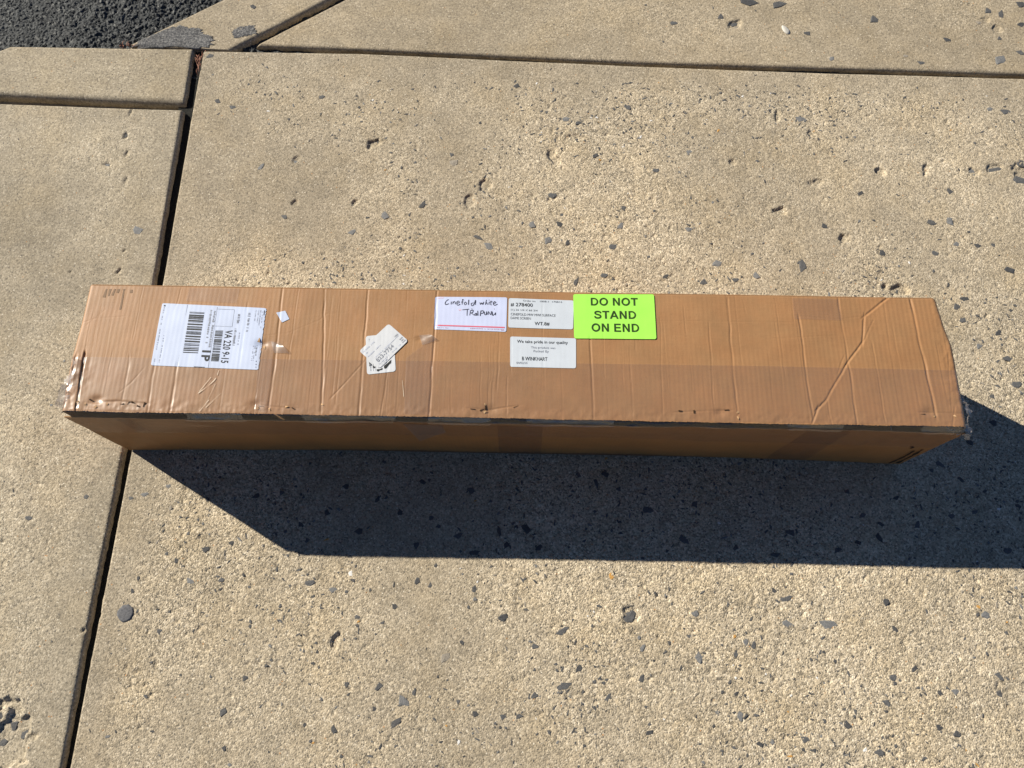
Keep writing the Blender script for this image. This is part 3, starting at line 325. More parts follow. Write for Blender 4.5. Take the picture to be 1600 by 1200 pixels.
def concrete(name, tint=(1, 1, 1), grit=1.0):
    t = NT(name); p = t.pos()
    wear = t.new('ShaderNodeAttribute', attribute_name='wear').outputs['Fac']
    # sand grains: each cell its own tone
    cell = t.vor(p, 400, 'Color')
    tone = t.new('ShaderNodeSeparateColor'); t.link(cell, tone.inputs[0])
    grain = t.ramp(tone.outputs[0], [(0.0, (.17, .15, .115)), (0.18, (.29, .25, .18)), (0.55, (.43, .365, .262)), (0.84, (.52, .45, .33)), (1.0, (.68, .60, .46))])
    paste = t.ramp(t.noise(p, 210, 4, .7), [(0.33, (.185, .158, .118)), (0.5, (.305, .262, .195)), (0.67, (.46, .40, .30))])
    c = t.mix(t.math('ADD', t.math('MULTIPLY', wear, 0.6), 0.32), paste, grain)
    # broad tone: old water marks, cleaner and dirtier areas
    big = t.maprange(t.noise(p, 2.6, 5, .6), .3, .72, .86, 1.13)
    c = t.mix(1.0, c, t.ramp(big, [(0, (0, 0, 0)), (1, (1, 1, 1))]) if False else big, 'MULTIPLY')
    mid = t.maprange(t.noise(p, 24, 4, .65), .28, .72, .84, 1.13)
    c = t.mix(1.0, c, mid, 'MULTIPLY')
    warm = t.maprange(t.noise(p, 9, 3, .6), .45, .7, 0, 1)
    c = t.mix(t.math('MULTIPLY', warm, .35), c, t.mix(1.0, c, (1.08, 1.0, .84), 'MULTIPLY'))
    # coloured grains: a few black, rust and quartz ones
    cell2 = t.vor(p, 230, 'Color'); s2 = t.new('ShaderNodeSeparateColor'); t.link(cell2, s2.inputs[0])
    d2 = t.vor(p, 230, 'Distance')
    near = t.maprange(d2, .22, .34, 1, 0)
    dark = t.math('MULTIPLY', near, t.maprange(s2.outputs[0], .90, .905, 0, .75))
    c = t.mix(dark, c, (.075, .072, .07))
    d3 = t.vor(p, 340, 'Distance'); s3 = t.new('ShaderNodeSeparateColor'); t.link(t.vor(p, 340, 'Color'), s3.inputs[0])
    c = t.mix(t.math('MULTIPLY', t.maprange(d3, .25, .4, 1, 0), t.maprange(s3.outputs[1], .93, .95, 0, .6)), c, (.085, .078, .066))
    rust = t.math('MULTIPLY', near, t.maprange(s2.outputs[1], .988, .99, 0, .85))
    c = t.mix(rust, c, (.42, .22, .085))
    white = t.math('MULTIPLY', near, t.maprange(s2.outputs[2], .972, .975, 0, .9))
    c = t.mix(white, c, (.66, .60, .48))
    c = t.mix(1.0, c, t.mix(wear, (.94, .915, .885), (1.09, 1.06, 1.03)), 'MULTIPLY')
    c = t.mix(1.0, c, tint, 'MULTIPLY')
    # relief of the grains
    g1 = t.maprange(t.vor(p, 400, 'Distance'), 0, .62, 1, 0)
    g2 = t.noise(p, 620, 2, .7)
    pit = t.maprange(t.vor(p, 150, 'Distance'), .06, .22, 0, 1)
    hsum = t.math('ADD', t.math('MULTIPLY', g1, t.math('ADD', t.math('MULTIPLY', wear, .62), .40)), t.math('MULTIPLY', g2, .55))
    hsum = t.math('ADD', hsum, t.math('MULTIPLY', pit, t.math('MULTIPLY', wear, .5)))
    nrm = t.bump(hsum, .00064 * grit, 1.0)
    return t.fin(c, .86, .22, nrm)

M_main = concrete('concrete_main')
M_left = concrete('concrete_left', (.97, .985, 1.0), .8)
M_kerb = concrete('concrete_kerb', (.99, 1.0, 1.0), .6)
M_top = concrete('concrete_top', (1.0, .99, .97), .8)

def mat_dirt():
    t = NT('joint_dirt'); p = t.pos()
    c = t.ramp(t.noise(p, 300, 4, .7), [(0.3, (.03, .026, .02)), (0.7, (.11, .095, .07))])
    return t.fin(c, .95, .1, t.bump(t.noise(p, 400, 3, .7), .002))
M_dirt = mat_dirt()
def mat_filler():
    t = NT('joint_filler'); p = t.pos()
    c = t.ramp(t.noise(p, 260, 4, .7), [(0.3, (.012, .013, .012)), (0.62, (.032, .031, .027)), (.8, (.07, .062, .048))])
    return t.fin(c, .95, .1, t.bump(t.noise(p, 400, 3, .7), .0015))
M_filler = mat_filler()

def mat_soil():
    t = NT('ground_soil'); p = t.pos()
    c = t.ramp(t.noise(p, 1.2, 8, .65), [(0.3, (.16, .135, .1)), (0.7, (.27, .235, .17))])
    return t.fin(c, .95, .1)
M_soil = mat_soil()

def mat_asphalt():
    t = NT('asphalt'); p = t.pos()
    cell = t.vor(p, 210, 'Color'); s = t.new('ShaderNodeSeparateColor'); t.link(cell, s.inputs[0])
    c = t.ramp(s.outputs[0], [(0, (.022, .025, .027)), (.6, (.038, .041, .042)), (.92, (.066, .069, .069)), (1, (.14, .14, .13))])
    c = t.mix(1.0, c, t.maprange(t.noise(p, 12, 4, .6), .3, .7, .8, 1.2), 'MULTIPLY')
    g = t.math('ADD', t.math('MULTIPLY', t.noise(p, 900, 3, .7), .35), t.maprange(t.vor(p, 170, 'Distance'), 0, .6, 1, 0))
    return t.fin(c, .78, .3, t.bump(g, .0016))
M_asphalt = mat_asphalt()

def mat_patch():
    t = NT('mortar_patch'); p = t.pos()
    c = t.ramp(t.noise(p, 240, 4, .8), [(0.36, (.05, .052, .055)), (0.5, (.115, .113, .112)), (0.62, (.27, .26, .24))])
    c = t.mix(1.0, c, t.maprange(t.noise(p, 40, 3, .6), .3, .7, .75, 1.2), 'MULTIPLY')
    return t.fin(c, .9, .2, t.bump(t.noise(p, 420, 3, .7), .0016))
M_patch = mat_patch()

def mat_stone(name, a, b, rough=.75):
    t = NT(name); p = t.pos()
    c = t.ramp(t.noise(p, 350, 3, .65), [(0.3, a), (0.7, b)])
    return t.fin(c, rough, .3, t.bump(t.noise(p, 500, 3, .6), .0005))
MS = {'s': [mat_stone('stone_slate', (.062, .061, .060), (.118, .115, .110)), mat_stone('stone_dark', (.045, .045, .046), (.088, .086, .083)), mat_stone('stone_grey', (.075, .076, .076), (.125, .122, .118))],
      'l': [mat_stone('stone_pale', (.13, .132, .13), (.21, .205, .195))],
      't': [mat_stone('stone_tan', (.22, .19, .15), (.33, .29, .23))],
      'o': [mat_stone('stone_rust', (.42, .21, .05), (.58, .33, .10))],
      'w': [mat_stone('stone_quartz', (.62, .60, .56), (.78, .76, .72), .5)]}

def mat_kraft(name, base, spec=.35, rough=.5, flute=1.0):
    t = NT(name); p = t.pos()
    fib = t.noise(t.pos((60, 400, 60)), 1.0, 4, .7)
    blot = t.noise(p, 14, 5, .6)
    c = t.mix(1.0, base, t.maprange(fib, .25, .75, .95, 1.05), 'MULTIPLY')
    c = t.mix(1.0, c, t.maprange(blot, .3, .7, .90, 1.09), 'MULTIPLY')
    hue = t.noise(p, 23, 4, .6)
    c = t.mix(t.maprange(hue, .35, .65, 0, 1), t.mix(1.0, c, (1.02, .99, .96), 'MULTIPLY'), t.mix(1.0, c, (.975, 1.0, 1.0), 'MULTIPLY'))
    # liner sits darker over the flutes
    w = t.new('ShaderNodeTexWave', wave_type='BANDS', bands_direction='X', wave_profile='SIN'); w.inputs['Scale'].default_value = 45
    w.inputs['Distortion'].default_value = .35; w.inputs['Detail'].default_value = 1; w.inputs['Detail Scale'].default_value = .6
    t.link(p, w.inputs['Vector'])
    c = t.mix(1.0, c, t.maprange(w.outputs['Fac'], 0, 1, 1 - .06 * flute, 1 + .04 * flute), 'MULTIPLY')
    speck = t.maprange(t.noise(p, 420, 1, .5), .70, .76, 0, .35)
    c = t.mix(speck, c, (.16, .085, .04))
    return t.fin(c, rough, spec, t.bump(t.noise(t.pos((500, 160, 500)), 1.0, 3, .6), .00012))
KB = (.326, .170, .073)
M_kraft = mat_kraft('kraft_board', KB, .40, .56)
M_kraft_shaded = mat_kraft('kraft_board_shaded', (.31, .145, .048), .22, .6, .5)  # same board as the lid, with the front's shade put into a deeper colour
M_edge = mat_kraft('kraft_torn', (.47, .30, .16), .15, .85, 0)
M_inside = mat_kraft('kraft_inside', (.30, .175, .09), .1, .9)

def mat_paper(name, col, rough=.55, lines=0.0):
    t = NT(name); p = t.pos()
    c = t.mix(1.0, col, t.maprange(t.noise(p, 30, 4, .6), .3, .7, .945, 1.02), 'MULTIPLY')
    if lines:
        w = t.new('ShaderNodeTexWave', wave_type='BANDS', bands_direction='X'); w.inputs['Scale'].default_value = 45
        w.inputs['Distortion'].default_value = .5; t.link(p, w.inputs['Vector'])
        c = t.mix(1.0, c, t.maprange(w.outputs['Fac'], 0, 1, 1 - lines, 1.0), 'MULTIPLY')
    return t.fin(c, rough, .35)
M_ship = mat_paper('label_paper_cool', (.50, .56, .70), .45)
M_white = mat_paper('label_paper_white', (.56, .60, .64), .5, .05)
M_stick = mat_paper('sticker_paper', (.58, .59, .60), .5)
M_hand = mat_paper('card_paper', (.53, .57, .74), .5)
M_green = mat_paper('label_paper_fluorescent', (.37, .80, .10), .5, .05)
M_ink = NT('print_black').fin((.022, .024, .024), .6, .3)
M_inkg = NT('print_black_green').fin((.02, .05, .008), .6, .3)
M_grey = NT('print_grey').fin((.24, .255, .29), .6, .3)
M_faint = NT('print_faint').fin((.42, .45, .53), .6, .3)
M_red = NT('print_red').fin((.62, .13, .18), .6, .3)
M_pen = NT('pen_ink').fin((.035, .035, .055), .6, .3)
M_dark = NT('torn_board_dark').fin((.05, .030, .018), .9, .1)
M_smudge = NT('scuff_grey').fin((.225, .145, .088), .7, .2)

def mat_tape(name, tint, gloss, rough=.3, haze=.03, wrinkle=.00012):
    t = NT(name)
    n = t.bump(t.noise(t.pos((120, 30, 120)), 1.0, 2, .5), wrinkle, 1.0)
    tr = t.new('ShaderNodeBsdfTransparent'); tr.inputs[0].default_value = (*tint, 1)
    gl = t.new('ShaderNodeBsdfGlossy'); gl.inputs['Roughness'].default_value = rough; t.link(n, gl.inputs['Normal'])
    df = t.new('ShaderNodeBsdfDiffuse'); df.inputs[0].default_value = (.55, .50, .46, 1)
    m1 = t.new('ShaderNodeMixShader'); m1.inputs[0].default_value = gloss; t.link(tr.outputs[0], m1.inputs[1]); t.link(gl.outputs[0], m1.inputs[2])
    m2 = t.new('ShaderNodeMixShader'); m2.inputs[0].default_value = haze; t.link(m1.outputs[0], m2.inputs[1]); t.link(df.outputs[0], m2.inputs[2])
    t.link(m2.outputs[0], t.n['Material Output'].inputs['Surface'])
    return t.m
M_tape = mat_tape('clear_tape', (.965, .95, .93), .075, .28, .03)
M_tape2 = mat_tape('clear_tape_hazy', (.965, .95, .94), .05, .3, .03)
M_wad = mat_tape('crumpled_tape', (.90, .87, .84), .16, .3, .22)
M_lip = mat_tape('lifted_tape', (.88, .86, .84), .07, .35, .13)
def mat_leaf(name, a, b):
    t = NT(name); p = t.pos()
    return t.fin(t.ramp(t.noise(p, 200, 2), [(0.3, a), (0.7, b)]), .7, .3)
M_needle = mat_leaf('dry_needles', (.20, .075, .045), (.36, .17, .10))
M_seed = mat_leaf('pale_seed', (.40, .38, .33), (.54, .51, .45))

# ------------------------------------------------------------------ ground, road
def ground_sheet():
    r = np.concatenate([[-300, -80, -25, -10, -6, -4], np.linspace(-3, 3, 9), [4, 6, 10, 25, 80, 300]])
    X, Y = np.meshgrid(r, r, indexing='ij')
    return grid_mesh('ground', np.stack([X, Y, np.full_like(X, -.10)], -1))
obj('ground', ground_sheet(), M_soil, label='bare ground stretching away beneath the concrete paving and asphalt', cat='ground', kind='structure')

asl = (ASPH1 := (J['asph'][1][0] - J['asph'][0][0]) / (J['asph'][1][1] - J['asph'][0][1]))
def asph_x(y): return J['asph'][0][0] + (y - J['asph'][0][1]) * asl

def road():
    # rough open-textured asphalt, lying a little below the concrete edge
    xs = np.concatenate([-np.geomspace(30, 1.25, 40), np.arange(-1.24, -.55, .0021), np.geomspace(.02, 20, 30) - .55])
    ys = np.concatenate([np.arange(.79, 1.10, .0021), 1.10 + np.geomspace(.01, 30, 40)])
    X, Y = np.meshgrid(xs, ys, indexing='ij')
    coarse = sstep(-1.02, -.84, X + .3 * (1.0 - Y)) * .7 + .45
    def lump(dx, dy, a, b, c):
        r = .0038 + .0030 * a
        return -(np.clip(1 - (dx * dx + dy * dy) / (r * r), 0, 1)) ** .5 * (.35 + .65 * b)
    Z = -cells(X, Y, .0064, 3, lump) * .0062 * coarse
    Z += -cells(X + .4, Y, .0046, 4, lump) * .0026 * coarse + .004 * fbm(X, Y, .03, 5) * coarse + .0010 * rng.standard_normal(X.shape)
    Z += .0035 * fbm(X, Y, .25, 6) - .020
    return grid_mesh('asphalt', np.stack([X, Y, Z], -1))
obj('road', road(), M_asphalt, label='dark coarse asphalt road surface in the corner beyond the kerb', cat='road', kind='structure')

# ------------------------------------------------------------------ pavement slabs
pave = obj('pavement', None, label='sandy exposed-aggregate concrete pavement of jointed slabs under the long box', cat='pavement', kind='structure')

PITA = np.array(PITS)
STN = [s for s in STONES]

def chip(v, seed, amp=1.0):
    """jagged broken line along a slab edge"""
    return 1.35 * amp * (.0016 * fbm(v, v * 0 + seed, .02, seed, 3, .6) + .0022 * np.minimum(0, vnoise(v, v * 0 + seed * 3, .045, seed + 50) + .22) )

def roughmask(x, y, kind):
    base = .55 + .8 * fbm(x, y, .35, 21, 3) + .35 * fbm(x, y, .09, 22, 2)
    if kind == 'main':
        base = base + .35 * sstep(-.1, .9, x) + .02 + .22 * sstep(.1, -.3, y)
    elif kind == 'left': base = base - .18
    elif kind == 'top': base = base - .30
    elif kind == 'kerb': base = base - .55
    return np.clip(base, 0, 1)

def height(x, y, kind, dsum):
    """relief of a concrete slab: undulation, sandy texture, pits; dsum = distance to the nearest edge"""
    trow = sstep(.01, .10, dsum)              # smooth trowelled margin along joints
    w = roughmask(x, y, kind) * (.25 + .75 * trow)
    z = .0016 * fbm(x, y, .30, 31, 3) + .0007 * fbm(x, y, .04, 32, 2) * w + .0007 * fbm(x, y, .011, 33, 2) * w
    def pit(dx, dy, a, b, c):
        ang = c * 3.14; ca, sa = np.cos(ang), np.sin(ang)
        el = 1 + 1.6 * b * b
        u = (dx * ca + dy * sa) / el; v = -dx * sa + dy * ca
        r = np.where(a > .62, .0012 + .0022 * ((a - .62) / .38) ** 2.2, 1e-5)
        return -np.clip(1.25 - np.sqrt(u * u + v * v) / r, 0, 1) * (.5 + r / .0022)
    z = z + .0011 * cells(x, y, .0105, 41, pit) * np.clip(w * 1.5 - .25, 0, 1)
    for px, py, r, e, a, d in PITS:
        m = (abs(x - px) < r * e * 1.6) & (abs(y - py) < r * e * 1.6)
        if m.any():
            dx = x[m] - px; dy = y[m] - py; ca, sa = math.cos(math.radians(a)), math.sin(math.radians(a))
            u = (dx * ca + dy * sa) / e; v = -dx * sa + dy * ca
            q = np.sqrt(u * u + v * v) / r + .9 * fbm(x[m], y[m], .012, 43, 2)
            z[m] -= d * sstep(1.05, .62, q)
    return z, w

def grow(a, b, first, n):
    return a + (b - a) * (np.geomspace(1, 60, n) - 1) / 59

class Slab:
    def __init__(s, xl, xr, yb, yt, xs, ys, r, kind, seed, mat, name, label, gain=1.0):
        s.f = (xl, xr, yb, yt); s.r = r; s.kind = kind
        u = (xs - xs[0]) / (xs[-1] - xs[0]); v = (ys - ys[0]) / (ys[-1] - ys[0])
        U, V = np.meshgrid(u, v, indexing='ij')
        xm = xs[0] + (xs[-1] - xs[0]) * U
        y0 = yb(xm) + (yt(xm) - yb(xm)) * V
        X = xl(y0) + (xr(y0) - xl(y0)) * U
        Y = yb(X) + (yt(X) - yb(X)) * V
        X = xl(Y) + (xr(Y) - xl(Y)) * U
        Z, w = s.z(X, Y)
        d = s.dmin(X, Y)
        Z = Z + .00016 * rng.standard_normal(Z.shape) * (.35 + w) * sstep(0, .004, d)
        P = np.stack([X, Y, Z], -1)
        # broken, uneven edges
        P[0, :, 0] += chip(Y[0], seed); P[-1, :, 0] += chip(Y[-1], seed + 1)
        P[:, 0, 1] += chip(X[:, 0], seed + 2); P[:, -1, 1] += chip(X[:, -1], seed + 3)
        s.o = obj(name, grid_mesh(name, P, skirt=-.085, attrs={'wear': w}), mat, pave, label)
    def dists(s, X, Y):
        xl, xr, yb, yt = s.f
        e = 1e-3
        kl = 1 / np.sqrt(1 + ((xl(Y + e) - xl(Y - e)) / (2 * e)) ** 2); kr = 1 / np.sqrt(1 + ((xr(Y + e) - xr(Y - e)) / (2 * e)) ** 2)
        return ((X - xl(Y)) * kl, (xr(Y) - X) * kr, Y - yb(X), yt(X) - Y)
    def dmin(s, X, Y):
        D = s.dists(X, Y); return np.minimum(np.minimum(D[0], D[1]), np.minimum(D[2], D[3]))
    def z(s, X, Y):
        D = s.dists(X, Y)
        Z, w = height(X, Y, s.kind, np.minimum(np.minimum(D[0], D[1]), np.minimum(D[2], D[3])))
        for d, r in zip(D, s.r):
            r2 = r * (1 + .25 * fbm(X, Y, .05, 77, 2))
            k = np.clip(r2 - np.clip(d, 0, None), 0, None)
            Z = Z - (r2 - np.sqrt(np.clip(r2 * r2 - k * k, 0, None)))
        return Z, w

aR = pl([(y, x) for x, y in J['mainR']]); aL0 = pl([(y, x) for x, y in J['mainL']])
aL = lambda y: aL0(y) + .0045
bLo = pl(J['topLo']); bUp0 = pl(J['topUp']); bUp = lambda x: bUp0(x) - .0016
kU0 = pl(J['kerbU']); kU = lambda x: kU0(x) - .0028
kLo = pl(J['kerbLo']); sTop0 = pl(J['stripTop'])
sTop = lambda x: sTop0(x) - .55 * np.clip(-1.067 - np.asarray(x), 0, .06)
dsl = (J['diaLo'][1][0] - J['diaLo'][0][0]) / (J['diaLo'][1][1] - J['diaLo'][0][1])
dLo = lambda y: J['diaLo'][0][0] + (y - J['diaLo'][0][1]) * dsl
dUp = lambda y: J['diaUp'][0][0] + (y - J['diaUp'][0][1]) * dsl + .0040
K = lambda c: (lambda v: np.asarray(v) * 0 + c)
DX = .0022
e0 = np.array([0, .0006, .0014, .0026, .004])
xs_main = np.concatenate([-.66 + e0, np.arange(-.654, 1.12, DX), grow(1.125, 5, .003, 45)])
ys_main = np.concatenate([-grow(.525, 4, .003, 45)[::-1], np.arange(-.522, .842, DX), .848 - e0[::-1]])
slab_main = Slab(aR, K(5.0), K(-4.0), bLo, xs_main, ys_main, (.0035, .01, .01, .004), 'main', 301, M_main, 'concrete_slab', 'large sandy slab with dark stones on which most of the box lies')
xs_left = np.concatenate([-grow(1.17, 5, .003, 40)[::-1], np.arange(-1.167, -.662, DX)])
ys_left = np.concatenate([-grow(.525, 4, .003, 45)[::-1], np.arange(-.522, .704, DX), .708 - e0[::-1]])
slab_left = Slab(K(-5.0), aL, K(-4.0), kLo, xs_left, ys_left, (.01, .006, .01, .004), 'left', 311, M_left, 'concrete_slab', 'greyer slab under the left end of the box, left of the long joint')
xs_k = np.concatenate([np.array([-1.066, -1.065, -1.063]), np.arange(-1.061, -.672, DX)])
def stripL(y): return -1.0669 - .75 * np.clip(.8602 - y - .0, 0, None) * 0 - 2.6 * np.clip(.858 - y, 0, None) ** 1.0 * 0 - 3.0
xs_k = np.concatenate([-grow(1.17, 4, .003, 30)[::-1], np.arange(-1.167, -.672, DX)])
ys_k = np.concatenate([np.arange(.72, .852, DX), .857 - e0[::-1]])
slab_kerb = Slab(K(-4.0), lambda y: aL(y) + .001, kU, sTop, xs_k, ys_k, (.01, .006, .013, .006), 'kerb', 321, M_kerb, 'kerb_strip', 'smooth tooled concrete kerb strip with a rounded lower edge beside the asphalt')
bTip = lambda x: J['asph'][0][1] - .0115 + (np.asarray(x) + .81) * -.045
xs_d = np.concatenate([np.array([0, .0008, .002]), np.arange(.004, .2, .0022)])
ys_d = np.concatenate([.866 + e0, np.arange(.872, 1.07, DX), grow(1.075, 4, .003, 45)])
slab_dia = Slab(asph_x, dUp, bTip, K(4.0), xs_d, ys_d, (.006, .010, .004, .01), 'top', 331, M_top, 'kerb_strip', 'diagonal concrete kerb strip with a dark mortar patch at its tip')
xs_t = np.concatenate([-.55 + e0, np.arange(-.544, 1.12, DX), grow(1.125, 5, .003, 45)])
ys_t = np.concatenate([.862 + e0, np.arange(.868, 1.07, DX), grow(1.075, 4, .003, 45)])
slab_top = Slab(dLo, K(5.0), bUp, K(4.0), xs_t, ys_t, (.004, .01, .007, .01), 'top', 341, M_top, 'concrete_slab', 'slab beyond the thin straight joint, with exposed stones at its right')

# dirt packed in the joints, lying below the slab tops
def strip_mesh(name, pts, wid, z):
    P = np.array(pts); n = 60
    t = np.linspace(0, 1, n)
    L = np.stack([np.interp(t, np.linspace(0, 1, len(P)), P[:, k]) for k in (0, 1)], -1)
    d = np.gradient(L, axis=0); d /= np.linalg.norm(d, axis=1)[:, None]
    nn = np.stack([-d[:, 1], d[:, 0]], -1)
    W = np.linspace(-wid, wid, 7)
    G = L[:, None, :] + nn[:, None, :] * W[None, :, None]
    Z = z + .003 * fbm(G[..., 0], G[..., 1], .02, 61, 3)
    return grid_mesh(name, np.concatenate([G, Z[..., None]], -1), flip=True)
mid = lambda a, b: [((p[0] + q[0]) / 2, (p[1] + q[1]) / 2) for p, q in zip(a, b)]
A = [(float(aR(y)) - .010, y) for y in np.linspace(-4, .86, 30)]
obj('joint_dirt', strip_mesh('joint_dirt', A, .026, -.0125), M_filler, pave)
obj('joint_dirt', strip_mesh('joint_dirt', [(x, float(kLo(x)) + .008) for x in np.linspace(-4, -.67, 20)], .016, -.020), M_left, pave)
obj('joint_dirt', strip_mesh('joint_dirt', [(x, float(bLo(x)) + .004) for x in np.linspace(-.83, 5, 20)], .012, -.016), M_dirt, pave)
obj('joint_dirt', strip_mesh('joint_dirt', [(float(dLo(y)) - .006, y) for y in np.linspace(.86, 4, 20)], .016, -.020), M_dirt, pave)

# grey mortar smears on the tip of the diagonal strip
def patch_mesh(name, poly, thick):
    poly = np.array(poly); c = poly.mean(0)
    n = 72
    seg = np.linspace(0, len(poly), n, endpoint=False); i = seg.astype(int); f = seg - i
    ring = poly[i] * (1 - f)[:, None] + poly[(i + 1) % len(poly)] * f[:, None]
    ring = ring + (ring - c) * (.055 * rng.standard_normal(n) + .12 * fbm(ring[:, 0], ring[:, 1], .012, 72, 2))[:, None]
    V = []; F = []
    ks = [1.0, .985, .95, .85, .7, .5, .28]
    for j, k in enumerate(ks):
        R = c + (ring - c) * k
        z, _ = slab_dia.z(R[:, 0], R[:, 1])
        h = thick * (1 if j else -1.5) + .0010 * fbm(R[:, 0], R[:, 1], .009, 71, 3)
        V += [(a, b, zz + hh) for (a, b), zz, hh in zip(R, z, h + np.zeros(n))]
    z, _ = slab_dia.z(c[None, 0], c[None, 1]); V.append((c[0], c[1], float(z[0]) + thick))
    for j in range(len(ks) - 1):
        for a in range(n):
            b = (a + 1) % n; F.append((j * n + a, j * n + b, (j + 1) * n + b, (j + 1) * n + a))
    for a in range(n): F.append(((len(ks) - 1) * n + a, (len(ks) - 1) * n + (a + 1) % n, len(V) - 1))
    me = poly_mesh(name, V, F, True)
    return me
obj('mortar_patch', patch_mesh('mortar_patch', J['patch'][::-1], .0009), M_patch, slab_dia.o)
obj('mortar_patch', patch_mesh('mortar_patch', J['patch2'][::-1], .0006), M_patch, slab_dia.o)

# ------------------------------------------------------------------ stones set in the concrete
def stone_geo(r):
    n = r.randint(5, 8)
    ang = [2 * math.pi * (i + r.uniform(-.38, .38)) / n for i in range(n)]
    rad = [r.uniform(.55, 1.18) for _ in range(n)]
    V = []; F = []
    for k, z in ((1.05, -.55), (1.0, .02), (.78, .10)):
        for a, q in zip(ang, rad): V.append((q * k * math.cos(a), q * k * math.sin(a), z + r.uniform(-.07, .07)))
    V.append((r.uniform(-.2, .2), r.uniform(-.2, .2), .12))
    for j in range(2):
        for i in range(n): F.append((j * n + i, j * n + (i + 1) % n, (j + 1) * n + (i + 1) % n, (j + 1) * n + i))
    for i in range(n): F.append((2 * n + i, 2 * n + (i + 1) % n, len(V) - 1))
    return V, F
GEO = [stone_geo(random) for _ in range(16)]
SM = {}
for key, mats in MS.items():
    SM[key] = []
    for gi in range(16 if key == 's' else 4):
        me = poly_mesh('stone', *GEO[gi]); me.materials.append(mats[gi % len(mats)])
        SM[key].append(me)

def owner(x, y):
    if y > float(bUp(x)):
        if x > float(dLo(y)): return slab_top
        return slab_dia
    if x > float(aR(y)): return slab_main
    return slab_left if y < float(kLo(x)) else slab_kerb

def zat(sl, x, y):
    z, _ = sl.z(np.array([x]), np.array([y])); return float(z[0])

taken = []
for (x, y, r, e, a, k) in STN:
    sl = owner(x, y)
    me = random.choice(SM[k]); o = bpy.data.objects.new('stone', me); C.objects.link(o); o.parent = sl.o
    o.location = (x, y, zat(sl, x, y) + .0001); o.rotation_euler = (random.uniform(-.05, .05), random.uniform(-.05, .05), math.radians(a + random.uniform(-8, 8)))
    q = r * 1.08
    o.scale = (q * math.sqrt(e), q / math.sqrt(e), q * .55)
    taken.append((x, y, r))

def scatter(sl, n, lo, hi, kinds, box, seed, p=2.0, wmin=.22):
    """small grains past the countable ones: one joined mesh per slab, a few tones"""
    R = np.random.default_rng(seed); rr = random.Random(seed)
    X = R.uniform(box[0], box[1], n); Y = R.uniform(box[2], box[3], n)
    D = sl.dmin(X, Y); w = roughmask(X, Y, sl.kind) * sstep(.008, .07, D)
    keep = (D > .006) & (R.random(n) < np.clip((w - wmin) / (1 - wmin), .03, 1) * np.clip(.75 + 2.2 * fbm(X, Y, .16, 57, 2), .12, 1.3))
    X, Y = X[keep], Y[keep]
    Z, _ = sl.z(X, Y)
    V = []; F = []; MI = []
    for x, y, z in zip(X, Y, Z):
        gv, gf = GEO[rr.randrange(16)]
        r = lo + (hi - lo) * rr.random() ** p
        e = 1 + 2.2 * rr.random() ** 1.5; a = rr.uniform(0, 3.14); ca, sa = math.cos(a), math.sin(a)
        b = len(V); sx, sy = r * e ** .5, r / e ** .5
        for vx, vy, vz in gv: V.append((x + sx * vx * ca - sy * vy * sa, y + sx * vx * sa + sy * vy * ca, z + .0003 + vz * r * .6))
        mi = rr.choices(range(len(kinds)), [k[1] for k in kinds])[0]
        for f in gf: F.append(tuple(b + i for i in f)); MI.append(mi)
    me = poly_mesh('aggregate', V, F)
    for k, _ in kinds: me.materials.append(k)
    me.polygons.foreach_set('material_index', np.array(MI, np.int32))
    return obj('aggregate', me, None, sl.o, kind='stuff')
KD = [(MS['s'][0], 4), (MS['s'][1], 3), (MS['s'][2], 4), (MS['l'][0], 1.6), (MS['t'][0], 1.2), (MS['o'][0], .15), (MS['w'][0], .25)]
scatter(slab_main, 17000, .0010, .0036, KD, (-.65, 1.12, -.52, .84), 401)
scatter(slab_left, 500, .0009, .0032, KD, (-1.17, -.68, -.52, .70), 402, wmin=.25)
scatter(slab_top, 420, .0010, .0045, KD, (-.4, 1.12, .83, 1.07), 403, wmin=.15)
scatter(slab_kerb, 30, .0008, .002, KD, (-1.17, -.70, .73, .85), 404, wmin=.1)

# ------------------------------------------------------------------ the long cardboard box
HX = .65
box = obj('cardboard_box', None, label='long brown corrugated shipping box with labels, creases and clear tape lying on the pavement', cat='box')
BC = Vector((0, BW / 2, 0)); box.location = BC
def bx(name, me, mat, parent=None, **kw):
    me.transform(Matrix.Translation(-BC))
    return obj(name, me, mat, parent or box, **kw)

SEG = []
for c in CR:
    w, a = c[0], c[1]; p = c[2:]
    for i in range(len(p) - 1): SEG.append((w, a, p[i], p[i + 1], i == 0, i == len(p) - 2))

